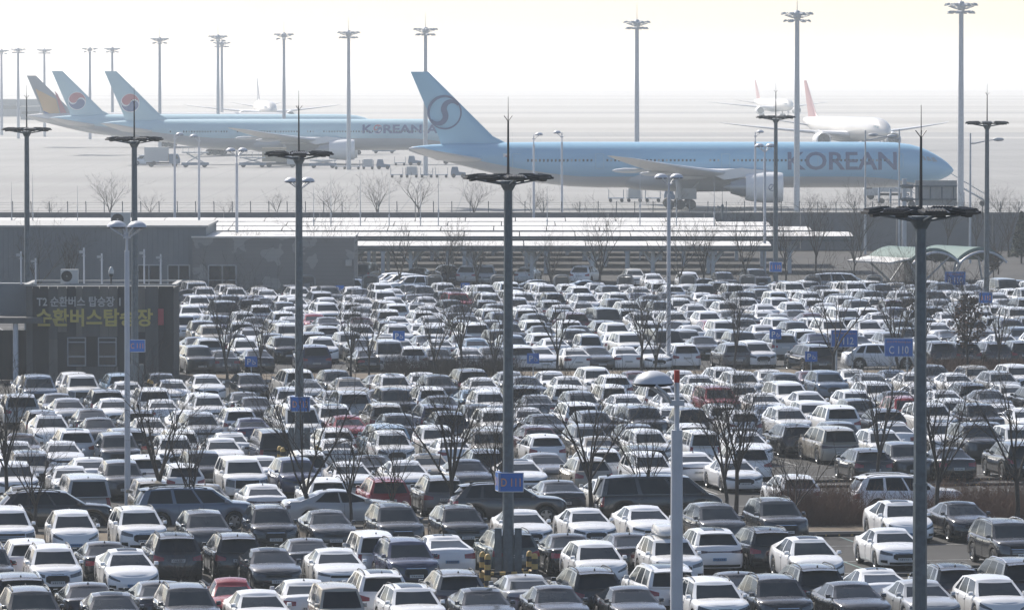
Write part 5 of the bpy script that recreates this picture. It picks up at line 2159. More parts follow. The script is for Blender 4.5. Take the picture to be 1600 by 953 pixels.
# ------------------------------------------------------------------ boundary wall with a wire fence on top
WY, WH = 592.0, CAMZ - (333.5 - 110) / (FPX / 592.0)
t = thing('boundary_wall', 'long grey-blue boundary wall between the car park and the apron', 'wall', (0, WY, 0))
for k in range(-11, 11):
    b = MB()
    b.box((0, 0, WH / 2), (9.96, .4, WH))
    if k == -11:
        wme = b.mesh('wall_panel', 'wall_grey')
    link('wall_panel', wme, t, (k * 10 + 5, 0, 0))
b = MB()
b.box((0, 0, WH + .06), (220, .55, .12))
b.build('coping', 'concrete', t)
t = thing('wire_fence', 'wire security fence with slanted post tops along the apron edge', 'fence', (0, 597, 0))
b = MB()
b.tube([(0, 0, 0), (0, 0, WH + .75), (.0, -.35, WH + 1.15)], .05, 5)
fpm = b.mesh('fence_post', 'mast_steel')
x = -62.0
while x < 62:
    link('fence_post', fpm, t, (x, 0, 0))
    x += 1.92
b = MB()
for z in (WH + .15, WH + .5, WH + .8, WH + 1.0):
    b.tube([(-62, 0 if z < WH + .7 else -.2, z), (62, 0 if z < WH + .7 else -.2, z)], .012, 3)
o = b.build('wire', 'mast_steel', t)
o['kind'] = 'stuff'

# back of a large information board beside the fence
Y = 578.0
s_ = FPX / Y
t = thing('information_board', 'back of a grey information board held by two arms on a thick post', 'board', ((1413 - 800) / s_, Y, 0))
b = MB()
b.tube([(0, 0, 0), (0, 0, CAMZ - (279 - 110) / s_)], .24, 10)
b.build('post', 'mast_light', t, 40)
xa, xb = (1430 - 1413) / s_, (1495 - 1413) / s_
za, zb = CAMZ - (321 - 110) / s_, CAMZ - (282 - 110) / s_
b = MB()
b.box(((xa + xb) / 2, 0, (za + zb) / 2), (xb - xa, .2, zb - za))
b.build('board_panel', 'parapet', t)
for z in (za + .62, zb - .58):
    b = MB()
    b.box(((xb - .5) / 2, -.2, z), (xb + .5, .18, .16))
    b.tube([(-.3, -.1, z), (.9, -.2, z)], .22, 8)
    b.build('arm', 'mast_steel', t)
for k in range(4):
    b = MB()
    b.box((xa + .35 + (xb - xa - .7) * k / 3, -.16, (za + zb) / 2), (.14, .1, zb - za - 1.3))
    b.build('stiffener', 'mast_steel', t)

# ------------------------------------------------------------------ airliners
FUS = [  # distance behind the nose, radius, centre height offset
    (0.0, .02, -.75), (.25, .42, -.74), (.8, .92, -.66), (1.6, 1.42, -.54), (2.6, 1.88, -.40), (3.4, 2.18, -.27), (4.4, 2.50, -.15), (6.0, 2.83, -.05), (8.0, 3.03, 0), (10.5, 3.1, 0), (20, 3.1, 0), (30, 3.1, 0), (40, 3.1, 0), (48, 3.1, 0),
    (52, 3.02, .08), (56, 2.78, .30), (60, 2.38, .66), (64, 1.88, 1.10), (67.5, 1.40, 1.50), (70.5, .95, 1.80), (72.5, .58, 1.98), (73.8, .22, 2.08)]
ZC = 5.9


def fus_at(x):
    xs = [f[0] for f in FUS]
    return float(np.interp(x, xs, [f[1] for f in FUS])), float(np.interp(x, xs, [f[2] for f in FUS])) + ZC


def wing_mesh(root, tip, nsec=6, matn='wing_grey', name='wing', thick=(.13, .09), bend=0.0):
    """root/tip: (x of leading edge, y, z, chord); x grows aft (negative world), returns MB in aircraft space (nose at 0, aft = -x)"""
    b = MB()
    prof = [(0, 0), (.03, .32), (.12, .48), (.3, .55), (.55, .42), (.8, .2), (1, .02), (.8, -.1), (.55, -.25), (.3, -.4), (.12, -.38), (.03, -.24)]
    rows = []
    for i in range(nsec + 1):
        f = i / nsec
        x = root[0] + (tip[0] - root[0]) * f
        y = root[1] + (tip[1] - root[1]) * f
        z = root[2] + (tip[2] - root[2]) * f + bend * f * f
        c = root[3] + (tip[3] - root[3]) * f
        th = thick[0] + (thick[1] - thick[0]) * f
        rows.append([(-(x + px * c), y, z + pz * c * th) for px, pz in prof] + [(-(x + prof[0][0] * c), y, z)])
    b.grid(rows)
    b.add(rows[-1][:-1], [tuple(range(len(prof)))])
    return b


def fin_mesh(k=1.0):
    b = MB()
    le = [(58.6, 8.4), (60.4, 8.75), (62.4, 9.75), (71.2, 18.5)]
    te = [(69.2, 7.6), (69.4, 8.4), (69.8, 9.75), (73.6, 18.5)]
    rows = []
    for (xl, zl), (xt, zt), th in zip(le, te, (.50, .5, .46, .16)):
        r = []
        for f, h in ((0, 0), (.04, .5), (.2, .9), (.5, .9), (.8, .45), (1, .02), (.8, -.45), (.5, -.9), (.2, -.9), (.04, -.5), (0, 0)):
            r.append((-(xl + (xt - xl) * f), h * th, zl + (zt - zl) * f))
        rows.append(r)
    b.grid(rows)
    b.add(rows[-1][:-1], [tuple(range(10))])
    return b


def fin_half(z, x):
    """half thickness of the fin at height z (outer face the camera sees)"""
    return float(np.interp(z, [8.4, 9.75, 18.5], [.45, .42, .145])) + .05


def flat_on_fin(polys, cx, cz, R_, rot=0.0):
    b = MB()
    for poly in polys:
        pts = []
        for x, z in poly:
            xr, zr = x * math.cos(rot) - z * math.sin(rot), x * math.sin(rot) + z * math.cos(rot)
            px, pz = cx + xr * R_, cz + zr * R_
            pts.append((px, -fin_half(pz, -px), pz))
        b.prism(pts, (0, .03, 0))
    return b


def stroke(pts, w):
    out = []
    n = len(pts)
    for i in range(n - 1):
        (x0, z0), (x1, z1) = pts[i], pts[i + 1]
        d = math.hypot(x1 - x0, z1 - z0) or 1
        nx, nz = -(z1 - z0) / d, (x1 - x0) / d
        if i == 0:
            a0 = (x0 + nx * w[0] / 2, z0 + nz * w[0] / 2), (x0 - nx * w[0] / 2, z0 - nz * w[0] / 2)
        if i < n - 2:
            x2, z2 = pts[i + 2]
            d2 = math.hypot(x2 - x1, z2 - z1) or 1
            nx2, nz2 = (nx - (z2 - z1) / d2) / 2, (nz + (x2 - x1) / d2) / 2
        else:
            nx2, nz2 = nx, nz
        a1 = (x1 + nx2 * w[i + 1] / 2, z1 + nz2 * w[i + 1] / 2), (x1 - nx2 * w[i + 1] / 2, z1 - nz2 * w[i + 1] / 2)
        out.append([a0[0], a1[0], a1[1], a0[1]])
        a0 = a1
    return out


def s_curve(n=12):
    p = [(-.5 + .5 * math.cos(math.pi + math.pi * i / n), .5 * math.sin(math.pi + math.pi * i / n)) for i in range(n + 1)]
    p += [(.5 + .5 * math.cos(math.pi - math.pi * i / n), .5 * math.sin(math.pi - math.pi * i / n)) for i in range(1, n + 1)]
    return p


def wrap_text(text, h, x_front, x_back, z, matn, parent, bold=.0, name='lettering', side=-1):
    v, f = text_mesh(text, h, bold)
    w = v[:, 0].max() - v[:, 0].min()
    v[:, 0] *= (x_front - x_back) / w
    me = bpy.data.meshes.new(name)
    me.from_pydata([(p[0], 0, p[1]) for p in v], [], f)
    bm = bmesh.new()
    bm.from_mesh(me)
    for k in range(1, 12):
        bmesh.ops.bisect_plane(bm, geom=bm.verts[:] + bm.edges[:] + bm.faces[:], plane_co=(0, 0, -h / 2 + h * k / 12), plane_no=(0, 0, 1))
    for vv in bm.verts:
        zz = vv.co.z + z
        xx = vv.co.x + (x_front + x_back) / 2
        r, zc = fus_at(-xx)
        vv.co = Vector((xx, side * (math.sqrt(max(0.01, r * r - (zz - zc) ** 2)) + .035), zz))
    bm.to_mesh(me)
    bm.free()
    me.materials.append(M[matn])
    return link(name, me, parent)


def livery_mat(name, top, belly, zsplit, rise):
    t = NT(name)
    o = t.coord('Object')
    s_ = t.n('ShaderNodeSeparateXYZ')
    t.l(o, s_.inputs[0])
    x, z = s_.outputs['X'], s_.outputs['Z']
    # the two-tone line climbs towards the tail and dips at the nose
    k = t.math('MINIMUM', t.math('MAXIMUM', t.math('MULTIPLY_ADD', x, -1 / 22.0, -50 / 22.0), 0.0), 1.0)
    n = t.ramp(x, -14.0, 0.0)
    line = t.math('ADD', zsplit, t.math('SUBTRACT', t.math('MULTIPLY', t.math('POWER', k, 1.4), rise), t.math('MULTIPLY', t.math('MULTIPLY', n, n), 2.4)))
    f = t.math('GREATER_THAN', z, line)
    d = t.noise(.5, t.coord('Object', (.3, 1, 1)), 3.0)
    c = t.mix(f, belly, top)
    t.l(t.mix(t.math('MULTIPLY', t.ramp(d, .5, .8), .12), c, (.2, .22, .24, 1)), t.p.inputs['Base Color'])
    t.p.inputs['Roughness'].default_value = .33
    t.p.inputs['Coat Weight'].default_value = .3
    M[name] = t.m


livery_mat('livery_new', (0.25, 0.48, 0.65, 1), (0.48, 0.485, 0.49, 1), 4.35, 3.9)
livery_mat('livery_old', (0.40, 0.58, 0.64, 1), (0.42, 0.43, 0.44, 1), 5.2, 2.4)  # far livery, haze partly put into its pale colour
livery_mat('livery_white', (0.62, 0.60, 0.57, 1), (0.52, 0.51, 0.49, 1), 4.6, 2.4)


def airliner(name, label, loc, rz, liv, finmat, detail=2, text=None, scale=1.0):
    t = thing(name, label, 'airliner', loc, rz, None)
    t.scale = (scale,) * 3
    # fuselage
    b = MB()
    rows = []
    for x, r, dz in FUS:
        rows.append([(-x, r * math.cos(2 * math.pi * k / 36), ZC + dz + r * math.sin(2 * math.pi * k / 36)) for k in range(37)])
    b.grid(rows)
    b.build('fuselage', liv, t, 60)
    # wing-body fairing
    b = MB()
    rows = []
    for x, ry, rz_ in ((22, .6, .3), (25, 2.4, 1.2), (29, 3.3, 1.8), (36, 3.4, 1.9), (43, 2.9, 1.6), (47, 1.2, .7), (49, .3, .2)):
        rows.append([(-x, ry * math.cos(a), 4.1 + rz_ * math.sin(a)) for a in np.linspace(0, 2 * math.pi, 19)])
    b.grid(rows)
    b.build('belly_fairing', 'air_grey', t, 60)
    for sg in (-1, 1):
        wb_ = wing_mesh((23.5, sg * 2.6, 4.4, 14.5), (32.0, sg * 10.5, 5.05, 8.6), 4, thick=(.13, .11))
        w2 = wing_mesh((32.0, sg * 10.5, 5.05, 8.6), (43.6, sg * 30.0, 6.8, 2.9), 7, thick=(.11, .09), bend=.35)
        w3 = wing_mesh((43.6, sg * 30.0, 7.15, 2.9), (46.8, sg * 32.4, 7.6, .7), 2, thick=(.09, .05))
        for q in (w2, w3):
            wb_.add(q.v, q.f)
        w = wb_.build('wing', 'wing_grey', t, 40)
        if detail > 1:
            for yy in (7.5, 14.5, 20.5):
                b = MB()
                x0 = 23.5 + (yy - 2.6) * .62 + 7.5
                z0 = 4.4 + (yy - 2.6) * .085 - .45
                b.lathe([(0, 0), (.2, .5), (.34, 1.6), (.32, 3.0), (.16, 4.6), (0, 5.2)], 8, c=(0, 0, 0), axis='X')
                o = b.build('flap_fairing', 'wing_grey', w, 50)
                o.location = (-x0 - 4.6, sg * yy, z0)
        # engine
        b = MB()
        prof = [(1.62, .35), (1.74, .06), (1.86, 0), (1.97, .14), (2.04, .8), (2.05, 2.0), (1.98, 3.4), (1.80, 4.7), (1.70, 5.0), (1.55, 4.9)]
        b.lathe([(r, -h) for r, h in prof], 32, axis='X')
        e = b.build('engine', 'air_white', t, 40)
        e.location = (-23.6, sg * 9.6, 3.05)
        b = MB()
        b.lathe([(1.3, -4.6), (1.22, -5.6), (.95, -6.6), (.82, -7.0), (.5, -7.0), (.36, -7.6), (0, -8.1)], 24, axis='X')
        b.build('exhaust', 'metal_bare', e, 40)
        b = MB()
        b.lathe([(1.62, -.35), (1.55, -1.0), (.35, -.9), (.15, -.55), (0, -.5)], 24, axis='X')
        b.build('fan', 'gear_dark', e, 40)
        b = MB()
        b.prism([(-1.2, -.22, 2.0), (-7.8, -.22, 1.0), (-9.0, -.22, 1.5), (-8.8, -.22, 2.2), (-5.5, -.22, 2.6)], (0, .44, 0))
        b.build('pylon', 'air_white', e)
        # tailplane
        st_ = wing_mesh((63.2, sg * 1.0, 6.5, 6.8), (71.6, sg * 10.7, 8.2, 2.1), 4, thick=(.10, .08))
        st_.build('tailplane', 'wing_grey', t, 40)
    fin_mesh().build('tail_fin', finmat, t, 40)
    # landing gear
    wm = MB()
    wm.lathe([(.0, -.22), (.45, -.22), (.62, -.18), (.66, 0), (.62, .18), (.45, .22), (0, .22)], 14, axis='Y')
    wme_ = wm.mesh('wheel', 'gear_dark', 40)
    for sg in (-1, 1):
        g = MB()
        g.tube([(-37.5, sg * 5.0, 4.2), (-37.2, sg * 5.5, .9)], [.42, .3], 10)
        g.tube([(-34.6, sg * 4.2, 3.6), (-37.0, sg * 5.4, 1.4)], .14, 6)
        g.box((-37.2, sg * 5.5, .68), (3.4, .3, .28))
        g.box((-36.2, sg * 5.0, 2.1), (2.4, .1, 1.5))
        gg = g.build('main_gear', 'air_grey', t)
        for x in (-1.45, 0, 1.45):
            for y in (-.7, .7):
                link('wheel', wme_, gg, (-37.2 + x, sg * 5.5 + y, .67))
    g = MB()
    g.tube([(-5.8, 0, 3.6), (-5.7, 0, .6)], [.2, .15], 8)
    g.box((-5.2, 0, 2.4), (1.3, .9, .06), ry=.5)
    gg = g.build('nose_gear', 'air_grey', t)
    for y in (-.35, .35):
        o = link('wheel', wme_, gg, (-5.7, y, .55))
        o.scale = (.8, .8, .8)
    # cockpit glass
    for sg in (-1, 1):
        b = MB()
        for k, (xa, xb) in enumerate(((2.35, 3.0), (3.05, 3.65), (3.7, 4.15))):
            r = []
            for zz in (.55 + .10 * k, 1.12 + .10 * k):
                row = []
                for xx in (xa + (zz - .55) * .75, xb + (zz - .55) * .45):
                    rr, zc = fus_at(xx)
                    hgt = min(zz - .1, (rr + zc - ZC) * .94)
                    yy = math.sqrt(max(.01, rr * rr - (hgt - (zc - ZC)) ** 2))
                    row.append((-xx + .05, sg * (yy + .03), ZC + hgt))
                r.append(row)
            b.grid(r)
        b.build('cockpit_window', 'air_window_light', t)
    if detail > 1:
        b = MB()
        bl = MB()
        x = 9.0
        rnd = random.Random(3)
        k = 0
        while x < 60.5:
            r, zc = fus_at(x)
            door = any(abs(x - d) < 1.0 for d in DOORS)
            if not door and not (33.6 < x < 35 or 19.0 < x < 19.8):
                for sg in (-1, 1):
                    zz = ZC + .62
                    yy = sg * (math.sqrt(max(.01, r * r - (zz - zc) ** 2)) + .02)
                    (bl if rnd.random() < .3 else b).box((-x, yy, zz), (.26, .05, .36), rx=sg * -.2)
            x += .535
        o = b.build('cabin_window', 'air_window', t)
        o['kind'] = 'stuff'
        o = bl.build('blinded_cabin_window', 'air_window_light', t)
        o['kind'] = 'stuff'
        for d in DOORS:
            b = MB()
            r, zc = fus_at(d)
            zlo, zhi = ZC - .45, ZC + 1.5
            n = 6
            for e in (-.55, .55):
                pts = [(-(d + e), -(math.sqrt(max(.01, r * r - (zlo + (zhi - zlo) * i / n - zc) ** 2)) + .012), zlo + (zhi - zlo) * i / n) for i in range(n + 1)]
                b.tube(pts, .028, 4)
            for zz in (zlo, zhi):
                yy = -(math.sqrt(max(.01, r * r - (zz - zc) ** 2)) + .012)
                b.tube([(-(d - .55), yy, zz), (-(d + .55), yy, zz)], .028, 4)
            b.build('door_outline', 'air_pale', t)
    return t


DOORS = (7.6, 18.0, 31.0, 48.0, 59.2)
YA = 771.0
sA = FPX / YA
p777 = airliner('airliner', 'sky-blue airliner with KOREAN in dark letters, filling the right half of the apron', ((1490 - 800) / sA, YA, 0), 0, 'livery_new', 'air_blue')
wrap_text('KOREAN', 2.45, -(1490 - 1399) / sA, -(1490 - 1229) / sA, CAMZ - (251 - 110) / sA, 'air_ink', p777, bold=.02)
fin = [o for o in p777.children if o.name.startswith('tail_fin')][0]
ex, ez = -(1490 - 695) / sA, CAMZ - (176 - 110) / sA
circ = [(math.cos(a), math.sin(a)) for a in np.linspace(0, 2 * math.pi, 49)]
wd = [.10 + .07 * max(0, math.cos(a - 1.9)) for a in np.linspace(0, 2 * math.pi, 49)]
sc_ = s_curve()
ws = [.08 + .28 * math.sin(math.pi * i / (len(sc_) - 1)) ** .8 for i in range(len(sc_))]
flat_on_fin(stroke(circ, wd) + stroke([(x * .93, z * .93) for x, z in sc_], ws), ex, ez, 2.2, R(28)).build('emblem', 'air_ink', fin)
b = MB()
rr, zc = fus_at(60.6)
for xo, mt in ((0, 'air_white'),):
    b.box((-60.6, -(rr * .97 + .03), ZC + 1.25), (.85, .03, .58), rx=.25)
fl_ = b.build('flag', 'air_white', p777)
b = MB()
b.lathe([(.16, -.01), (.16, .01), (0, .012)], 12, c=(-60.6, -(rr * .97 + .06), ZC + 1.25), axis='Y')
b.build('flag_disc', 'air_red', fl_)
# emblem on the near engine
eng = [o for o in p777.children if o.name.startswith('engine')][0]
b = MB()
pts = [(-1.55 + .42 * math.cos(a), -(math.sqrt(2.06 ** 2 - (.42 * math.sin(a)) ** 2) + .02), .42 * math.sin(a)) for a in np.linspace(0, 2 * math.pi, 25)]
b.tube(pts, .05, 4)
b.tube([(-1.55 + .42 * x, -(2.06 + .02), .42 * z) for x, z in sc_], .05, 4)
b.build('emblem', 'air_ink', eng)


def comma(top):
    """half of the two-comma disc, inset for the white gap"""
    s_ = s_curve(14)
    arc = [(math.cos(a), math.sin(a)) for a in np.linspace(0, math.pi, 25)]
    if not top:
        arc = [(math.cos(a), math.sin(a)) for a in np.linspace(2 * math.pi, math.pi, 25)]
    pts = [(x * .97, z * .97 + (.09 if top else -.09)) for x, z in s_[::1]][1:-1]
    quads = []
    n = len(pts)
    for i in range(n - 1):
        x0, z0 = pts[i]
        x1, z1 = pts[i + 1]
        e0 = math.sqrt(max(0, .95 - min(.95, x0 * x0))) * (1 if top else -1)
        e1 = math.sqrt(max(0, .95 - min(.95, x1 * x1))) * (1 if top else -1)
        if (e0 - z0) * (1 if top else -1) > .02 or (e1 - z1) * (1 if top else -1) > .02:
            quads.append([(x0, z0), (x1, z1), (x1, e1), (x0, e0)])
    return quads


def disc_emblem(plane, cx, cz, r, rot):
    fin = [o for o in plane.children if o.name.startswith('tail_fin')][0]
    b = flat_on_fin([circ[:-1]], cx, cz, r, 0)
    e = b.build('emblem', 'air_white', fin)
    b = flat_on_fin(comma(True), cx, cz, r * .95, rot)
    o = b.build('red_comma', 'air_red', e)
    o.location = (0, -.025, 0)
    b = flat_on_fin(comma(False), cx, cz, r * .95, rot)
    o = b.build('blue_comma', 'air_navy', e)
    o.location = (0, -.025, 0)


YB = 1132.0
sB = FPX / YB
xB = (162 - 800) / sB + 73.8
pB = airliner('airliner', 'pale blue airliner with KOREAN AIR lettering and a red and blue disc on its tail', (xB, YB, 0), 0, 'livery_old', 'air_pale')
disc_emblem(pB, (204 - 800) / sB - xB, CAMZ - (161 - 110) / sB, 1.9, R(-20))
zt_ = CAMZ - (201.5 - 110) / sB
wrap_text('K', 1.7, (583 - 800) / sB - xB, (567 - 800) / sB - xB, zt_, 'air_navy', pB, bold=.03)
wrap_text('REAN AIR', 1.7, (706 - 800) / sB - xB, (599.5 - 800) / sB - xB, zt_, 'air_navy', pB, bold=.03)
cx = (591 - 800) / sB - xB
b, b2, b3 = MB(), MB(), MB()
rr = 3.1
zz0 = zt_


def on_fus(x, z, k):
    return (cx + x, -(math.sqrt(max(.01, 3.1 ** 2 - (zz0 + z - ZC) ** 2)) + k), zz0 + z)


b.prism([on_fus(.95 * x, .95 * z, .02) for x, z in circ[:-1]], (0, .02, 0))
e = b.build('lettering_disc', 'air_white', pB)
for top, mt in ((True, 'air_red'), (False, 'air_navy')):
    q = MB()
    for quad in comma(top):
        q.prism([on_fus(.9 * x, .9 * z, .045) for x, z in quad], (0, .015, 0))
    q.build('disc_comma', mt, e)
YC = 1259.0
sC = FPX / YC
xC = (80 - 800) / sC + 73.8
pC = airliner('airliner', 'second pale blue airliner, mostly hidden, its disc-marked tail left of the first', (xC, YC, 0), 0, 'livery_old', 'air_pale', 1)
disc_emblem(pC, (121 - 800) / sC - xC, CAMZ - (158 - 110) / sC, 2.0, R(-20))
YD = 1385.0
sD = FPX / YD
xD = (41 - 800) / sD + 73.8 * .94
pD = airliner('airliner', 'airliner at far left with stone, yellow and red stripes on its tail', (xD, YD, 0), 0, 'livery_white', 'air_stone', 1, scale=.94)
fin = [o for o in pD.children if o.name.startswith('tail_fin')][0]
P2 = lambda px, py: (((px - 800) / sD - xD) / .94, (CAMZ - (py - 110) / sD) / .94)
for nm, mt, poly in (('yellow_stripe', 'air_yellow', [(56, 139), (88, 155), (96, 185), (68, 173)]), ('red_stripe', 'air_red', [(86, 142), (91, 148), (109, 185), (97, 185), (90, 157)]), ('blue_stripe', 'air_navy', [(66, 169), (96, 186), (74, 184)])):
    b = MB()
    b.prism([(x, -fin_half(z, 0) - (.0 if nm != 'red_stripe' else .02), z) for x, z in (P2(*q) for q in poly)], (0, .03, 0))
    b.build(nm, mt, fin)

# airliners seen nose-on, far out in the haze
pE = airliner('airliner', 'white airliner seen nose-on beyond the blue one, wings spread and red-tipped tail', ((1378 - 800) / 6.8, 1290, 0), R(-90 + 14), 'livery_white', 'air_pink', 1, scale=.88)
pF = airliner('airliner', 'small pale airliner taxiing far out behind the mast right of centre', ((1236 - 800) / 3.9, 2280, 0), R(-90 + 12), 'livery_white', 'air_pink', 1, scale=.80)
pG = airliner('airliner', 'white airliner seen nose-on far out above the pale blue fuselage at the left', ((424 - 800) / 4.5, 1975, 0), R(-90 + 7), 'livery_white', 'air_stone', 1, scale=.88)


# ------------------------------------------------------------------ apron lighting masts
def apron_mast():
    root = thing('apron_mast', 'x', 'light mast')
    b = MB()
    b.tube([(0, 0, 0), (0, 0, 13), (0, 0, 26.6)], [.42, .37, .30], 12)
    b.build('pole', 'mast_light', root, 40)
    b = MB()
    b.lathe([(.32, 26.2), (.6, 26.6), (.55, 27.2), (.3, 27.5), (0, 27.55)], 12)
    b.tube([(1.65 * math.cos(2 * math.pi * k / 16), 1.65 * math.sin(2 * math.pi * k / 16), 26.9) for k in range(17)], .07, 4, cap=False)
    for k in range(8):
        a = 2 * math.pi * k / 8
        b.tube([(.6 * math.cos(a), .6 * math.sin(a), 26.5), (1.7 * math.cos(a), 1.7 * math.sin(a), 26.9)], .06, 4)
    b.build('head_frame', 'mast_light', root)
    lm = MB()
    lm.box((0, 0, 0), (.66, .8, .14))
    lm.box((0, .1, .13), (.4, .4, .16))
    lme = lm.mesh('flood_lamp', 'mast_light')
    for k in range(8):
        a = 2 * math.pi * (k + .5) / 8
        o = link('flood_lamp', lme, root, (1.82 * math.cos(a), 1.82 * math.sin(a), 27.1))
        o.rotation_euler = (R(-14), 0, a - math.pi / 2)
    for k in range(6):
        a = 2 * math.pi * (k + .2) / 6
        o = link('flood_lamp', lme, root, (1.45 * math.cos(a), 1.45 * math.sin(a), 26.1))
        o.rotation_euler = (R(-20), 0, a - math.pi / 2)
    b = MB()
    b.tube([(0, 0, 27.5), (0, 0, 30.2)], [.06, .02], 5)
    b.build('lightning_rod', 'mast_light', root)
    return root


am = apron_mast()
AM = [(1501, 9, 740), (1245, 23, 752), (995, 36, 905), (665, 47, 1010), (545, 52, 1070), (444, 55, 1240), (341, 58, 1290), (347, 68, 1390), (250, 62, 1320), (176, 77, 1500), (141, 77, 1540), (70, 79, 1600), (29, 78, 1560), (3, 80, 1640)]
for i, (px, py, Y) in enumerate(AM):
    s_ = FPX / Y
    h = CAMZ + (110 - py) / s_
    lab = 'tall pale apron light mast, %s counted from the right edge' % ordn(i + 1)
    p = ((px - 800) / s_, Y, 0)
    if i == 0:
        am.location = p
        am.scale = (1, 1, h / 27.0)
        tag(am, lab, 'light mast', 'tall apron light masts')
    else:
        copy_tree(am, p, random.uniform(0, 1), lab, 'tall apron light masts', (1, 1, h / 27.0))

# ------------------------------------------------------------------ apron vehicles
AV = 'ground vehicles on the apron'


def wheels(parent, xs, y, r):
    for x in xs:
        for sg in (-1, 1):
            b = MB()
            b.lathe([(0, -.13), (r, -.13), (r, .13), (0, .13)], 12, c=(x, sg * y, r), axis='Y')
            b.build('wheel', 'gear_dark', parent, 40)


def box_truck(px, gy, label, face=0.0, body='truck_white', cab='truck_blue'):
    p = ground(px, gy)
    t = thing('box_truck', label, 'truck', (p.x, p.y, .01), face, AV)
    b = MB()
    b.box((-1.4, 0, 2.45), (4.6, 2.4, 2.7))
    b.build('cargo_box', body, t)
    b = MB()
    vs = [(1.1, -1.1), (3.1, -1.1), (3.1, 1.1), (1.1, 1.1)]
    b.prism([(1.05, -1.1, .6), (3.1, -1.1, .6), (3.15, -1.1, 1.5), (2.7, -1.1, 2.5), (1.05, -1.1, 2.5)], (0, 2.2, 0))
    b.build('cab', cab, t)
    b = MB()
    b.prism([(2.0, -1.12, 1.55), (2.95, -1.12, 1.55), (2.62, -1.12, 2.3), (2.0, -1.12, 2.3)], (0, 2.24, 0))
    b.build('side_glass', 'building_glass', t)
    b = MB()
    b.box((-.3, 0, .75), (6.2, 1.6, .35))
    b.build('chassis', 'gear_dark', t)
    wheels(t, (-2.4, 2.1), .95, .48)
    return t


box_truck(256, 261, 'white box truck with a dark cab parked under the pale blue airliner')
box_truck(1383, 312, 'small pale truck parked under the nose of the sky-blue airliner', math.pi, cab='truck_white')
box_truck(440, 262, 'tan-bodied truck under the wing of the pale blue airliner', 0, 'tan', 'truck_white')
p = ground(228, 258)
put_car('van', (p.x, p.y, .01), math.pi, 'white', 'white van left of the box truck under the pale blue airliner', AV, 0, 'F')


def dolly_train(px, gy, n, label, cargo):
    p = ground(px, gy)
    t = thing('baggage_train', label, 'baggage cart', (p.x, p.y, .01), 0, AV)
    for k in range(n):
        x = -k * 2.6
        b = MB()
        b.box((x, 0, .55), (2.3, 1.5, .12))
        for sx in (-1.05, 1.05):
            for sy in (-.7, .7):
                b.box((x + sx, sy, 1.15), (.06, .06, 1.2))
        b.build('cart', 'truck_blue', t)
        if k in cargo:
            b = MB()
            b.box((x, 0, 1.3), (1.9, 1.3, 1.3), taper=.92)
            b.build('cargo', 'truck_white', t)
        wheels(t, (x - .8, x + .8), .6, .25)
    b = MB()
    b.prism([(1.6, -.7, .4), (4.2, -.7, .4), (4.2, -.7, .9), (3.0, -.7, 1.05), (2.8, -.7, 1.9), (1.8, -.7, 1.9), (1.6, -.7, 1.0)], (0, 1.4, 0))
    b.build('tractor', 'truck_blue', t)
    wheels(t, (2.1, 3.7), .7, .36)


dolly_train(690, 278, 4, 'train of baggage carts on the apron left of the sky-blue tail', (2,))
dolly_train(1020, 316, 3, 'baggage carts beside the main wheels of the sky-blue airliner', (1,))
dolly_train(575, 265, 3, 'baggage carts by the engine of the pale blue airliner', (0,))
dolly_train(625, 259, 1, 'lone baggage tractor between the two blue airliners', ())


def loader(px, gy, label, h, rz=0.0):
    p = ground(px, gy)
    t = thing('cargo_loader', label, 'loader', (p.x, p.y, .01), rz, AV)
    b = MB()
    b.box((0, 0, .7), (5.2, 2.4, .5))
    b.build('chassis', 'truck_blue', t)
    for x in (-1.7, 1.7):
        b = MB()
        b.tube([(x, -1, .9), (-x, -1, h)], .1, 5)
        b.tube([(x, 1, .9), (-x, 1, h)], .1, 5)
        b.build('scissor_arm', 'mast_light', t)
    b = MB()
    b.box((0, 0, h + .1), (5.0, 2.6, .25))
    b.build('platform', 'truck_white', t)
    b = MB()
    for x in (-2.3, -1.2, 0, 1.2, 2.3):
        b.box((x, -1.25, h + .7), (.07, .07, 1.1))
    b.box((0, -1.25, h + 1.2), (4.7, .06, .06))
    b.build('rail', 'mast_light', t)
    wheels(t, (-1.8, 1.8), 1.0, .42)


loader(305, 262, 'raised loader standing under the tail end of the pale blue airliner', 2.8)
loader(395, 262, 'loader in the middle under the pale blue airliner', 1.8)
loader(505, 263, 'low loader near the engine of the pale blue airliner', 1.4)
loader(600, 240, 'distant loader behind the nose of the pale blue airliner', 1.5)


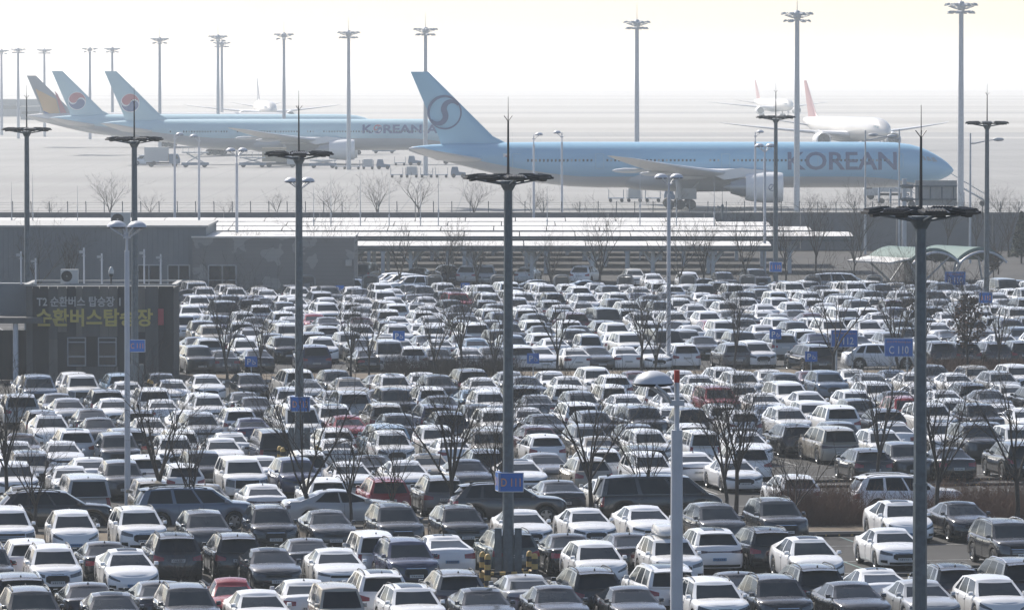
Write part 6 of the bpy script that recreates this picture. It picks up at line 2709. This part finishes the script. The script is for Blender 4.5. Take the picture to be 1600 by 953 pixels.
def stairs(px, gy, label, h, face):
    p = ground(px, gy)
    t = thing('passenger_stairs', label, 'stairs', (p.x, p.y, .01), face, AV)
    b = MB()
    n = 11
    for k in range(n):
        b.box((-2.6 + k * .5, 0, .6 + h * k / n), (.5, 1.6, .08))
    b.build('step', 'mast_light', t)['kind'] = 'stuff'
    for y in (-.85, .85):
        b = MB()
        b.tube([(-2.8, y, 1.4), (2.4, y, h + 1.3)], .05, 5)
        b.tube([(-2.8, y, .5), (2.4, y, h + .2)], .1, 5)
        b.build('handrail', 'mast_light', t)
    b = MB()
    b.box((.6, 0, h * .3), (.2, 1.4, h * .6))
    b.box((2.2, 0, h * .42), (.2, 1.4, h * .84))
    b.build('support', 'truck_blue', t)
    wheels(t, (-2.0, 1.8), .8, .35)


stairs(1398, 318, 'mobile stairs by the front gear of the sky-blue airliner', 3.4, math.pi)
stairs(1512, 322, 'mobile stairs right of the tall mast at the right', 3.2, math.pi)

# distant airport buildings in the haze
for px, py, w, h, Y, lab in ((25, 190, 85, 26, 2300, 'long low terminal block fading into the haze at far left'), (50, 190, 30, 20, 2150, 'paler hangar in front of the hazy terminal block')):
    s_ = FPX / Y
    t = thing('airport_building', lab, 'building', ((px - 800) / s_, Y, 0), 0, 'distant airport buildings')
    b = MB()
    W_, H_ = w / s_, h / s_
    b.box((0, 0, H_ / 2), (W_, 14, H_))
    b.build('wall', 'siding', t)
    b = MB()
    b.box((0, 0, H_ + .15), (W_ + .6, 14.6, .3))
    b.build('roof', 'parapet', t)
    b = MB()
    b.box((0, -7.05, H_ * .55), (W_ * .9, .1, H_ * .22))
    b.build('window_band', 'building_glass', t)

# ------------------------------------------------------------------ haze: one closed box of even air round the camera and the scene
hb = MB()
hb.box((0, 7000, 21.0), (5000, 14400, 44.0))
ho = hb.build('haze', [], None)
hm = bpy.data.materials.new('haze_air')
hm.use_nodes = True
ht = hm.node_tree
ht.nodes.clear()
hv = ht.nodes.new('ShaderNodeVolumePrincipled')
hv.inputs['Color'].default_value = (0.86, 0.94, 1.0, 1)
hv.inputs['Absorption Color'].default_value = (1, 1, 1, 1)
hv.inputs['Density'].default_value = HAZE_DENSITY
hv.inputs['Anisotropy'].default_value = 0.34
hout = ht.nodes.new('ShaderNodeOutputMaterial')
ht.links.new(hv.outputs[0], hout.inputs['Volume'])
ho.data.materials.append(hm)
tag(ho, 'pale winter haze hanging over the whole airport', 'haze', kind='stuff')
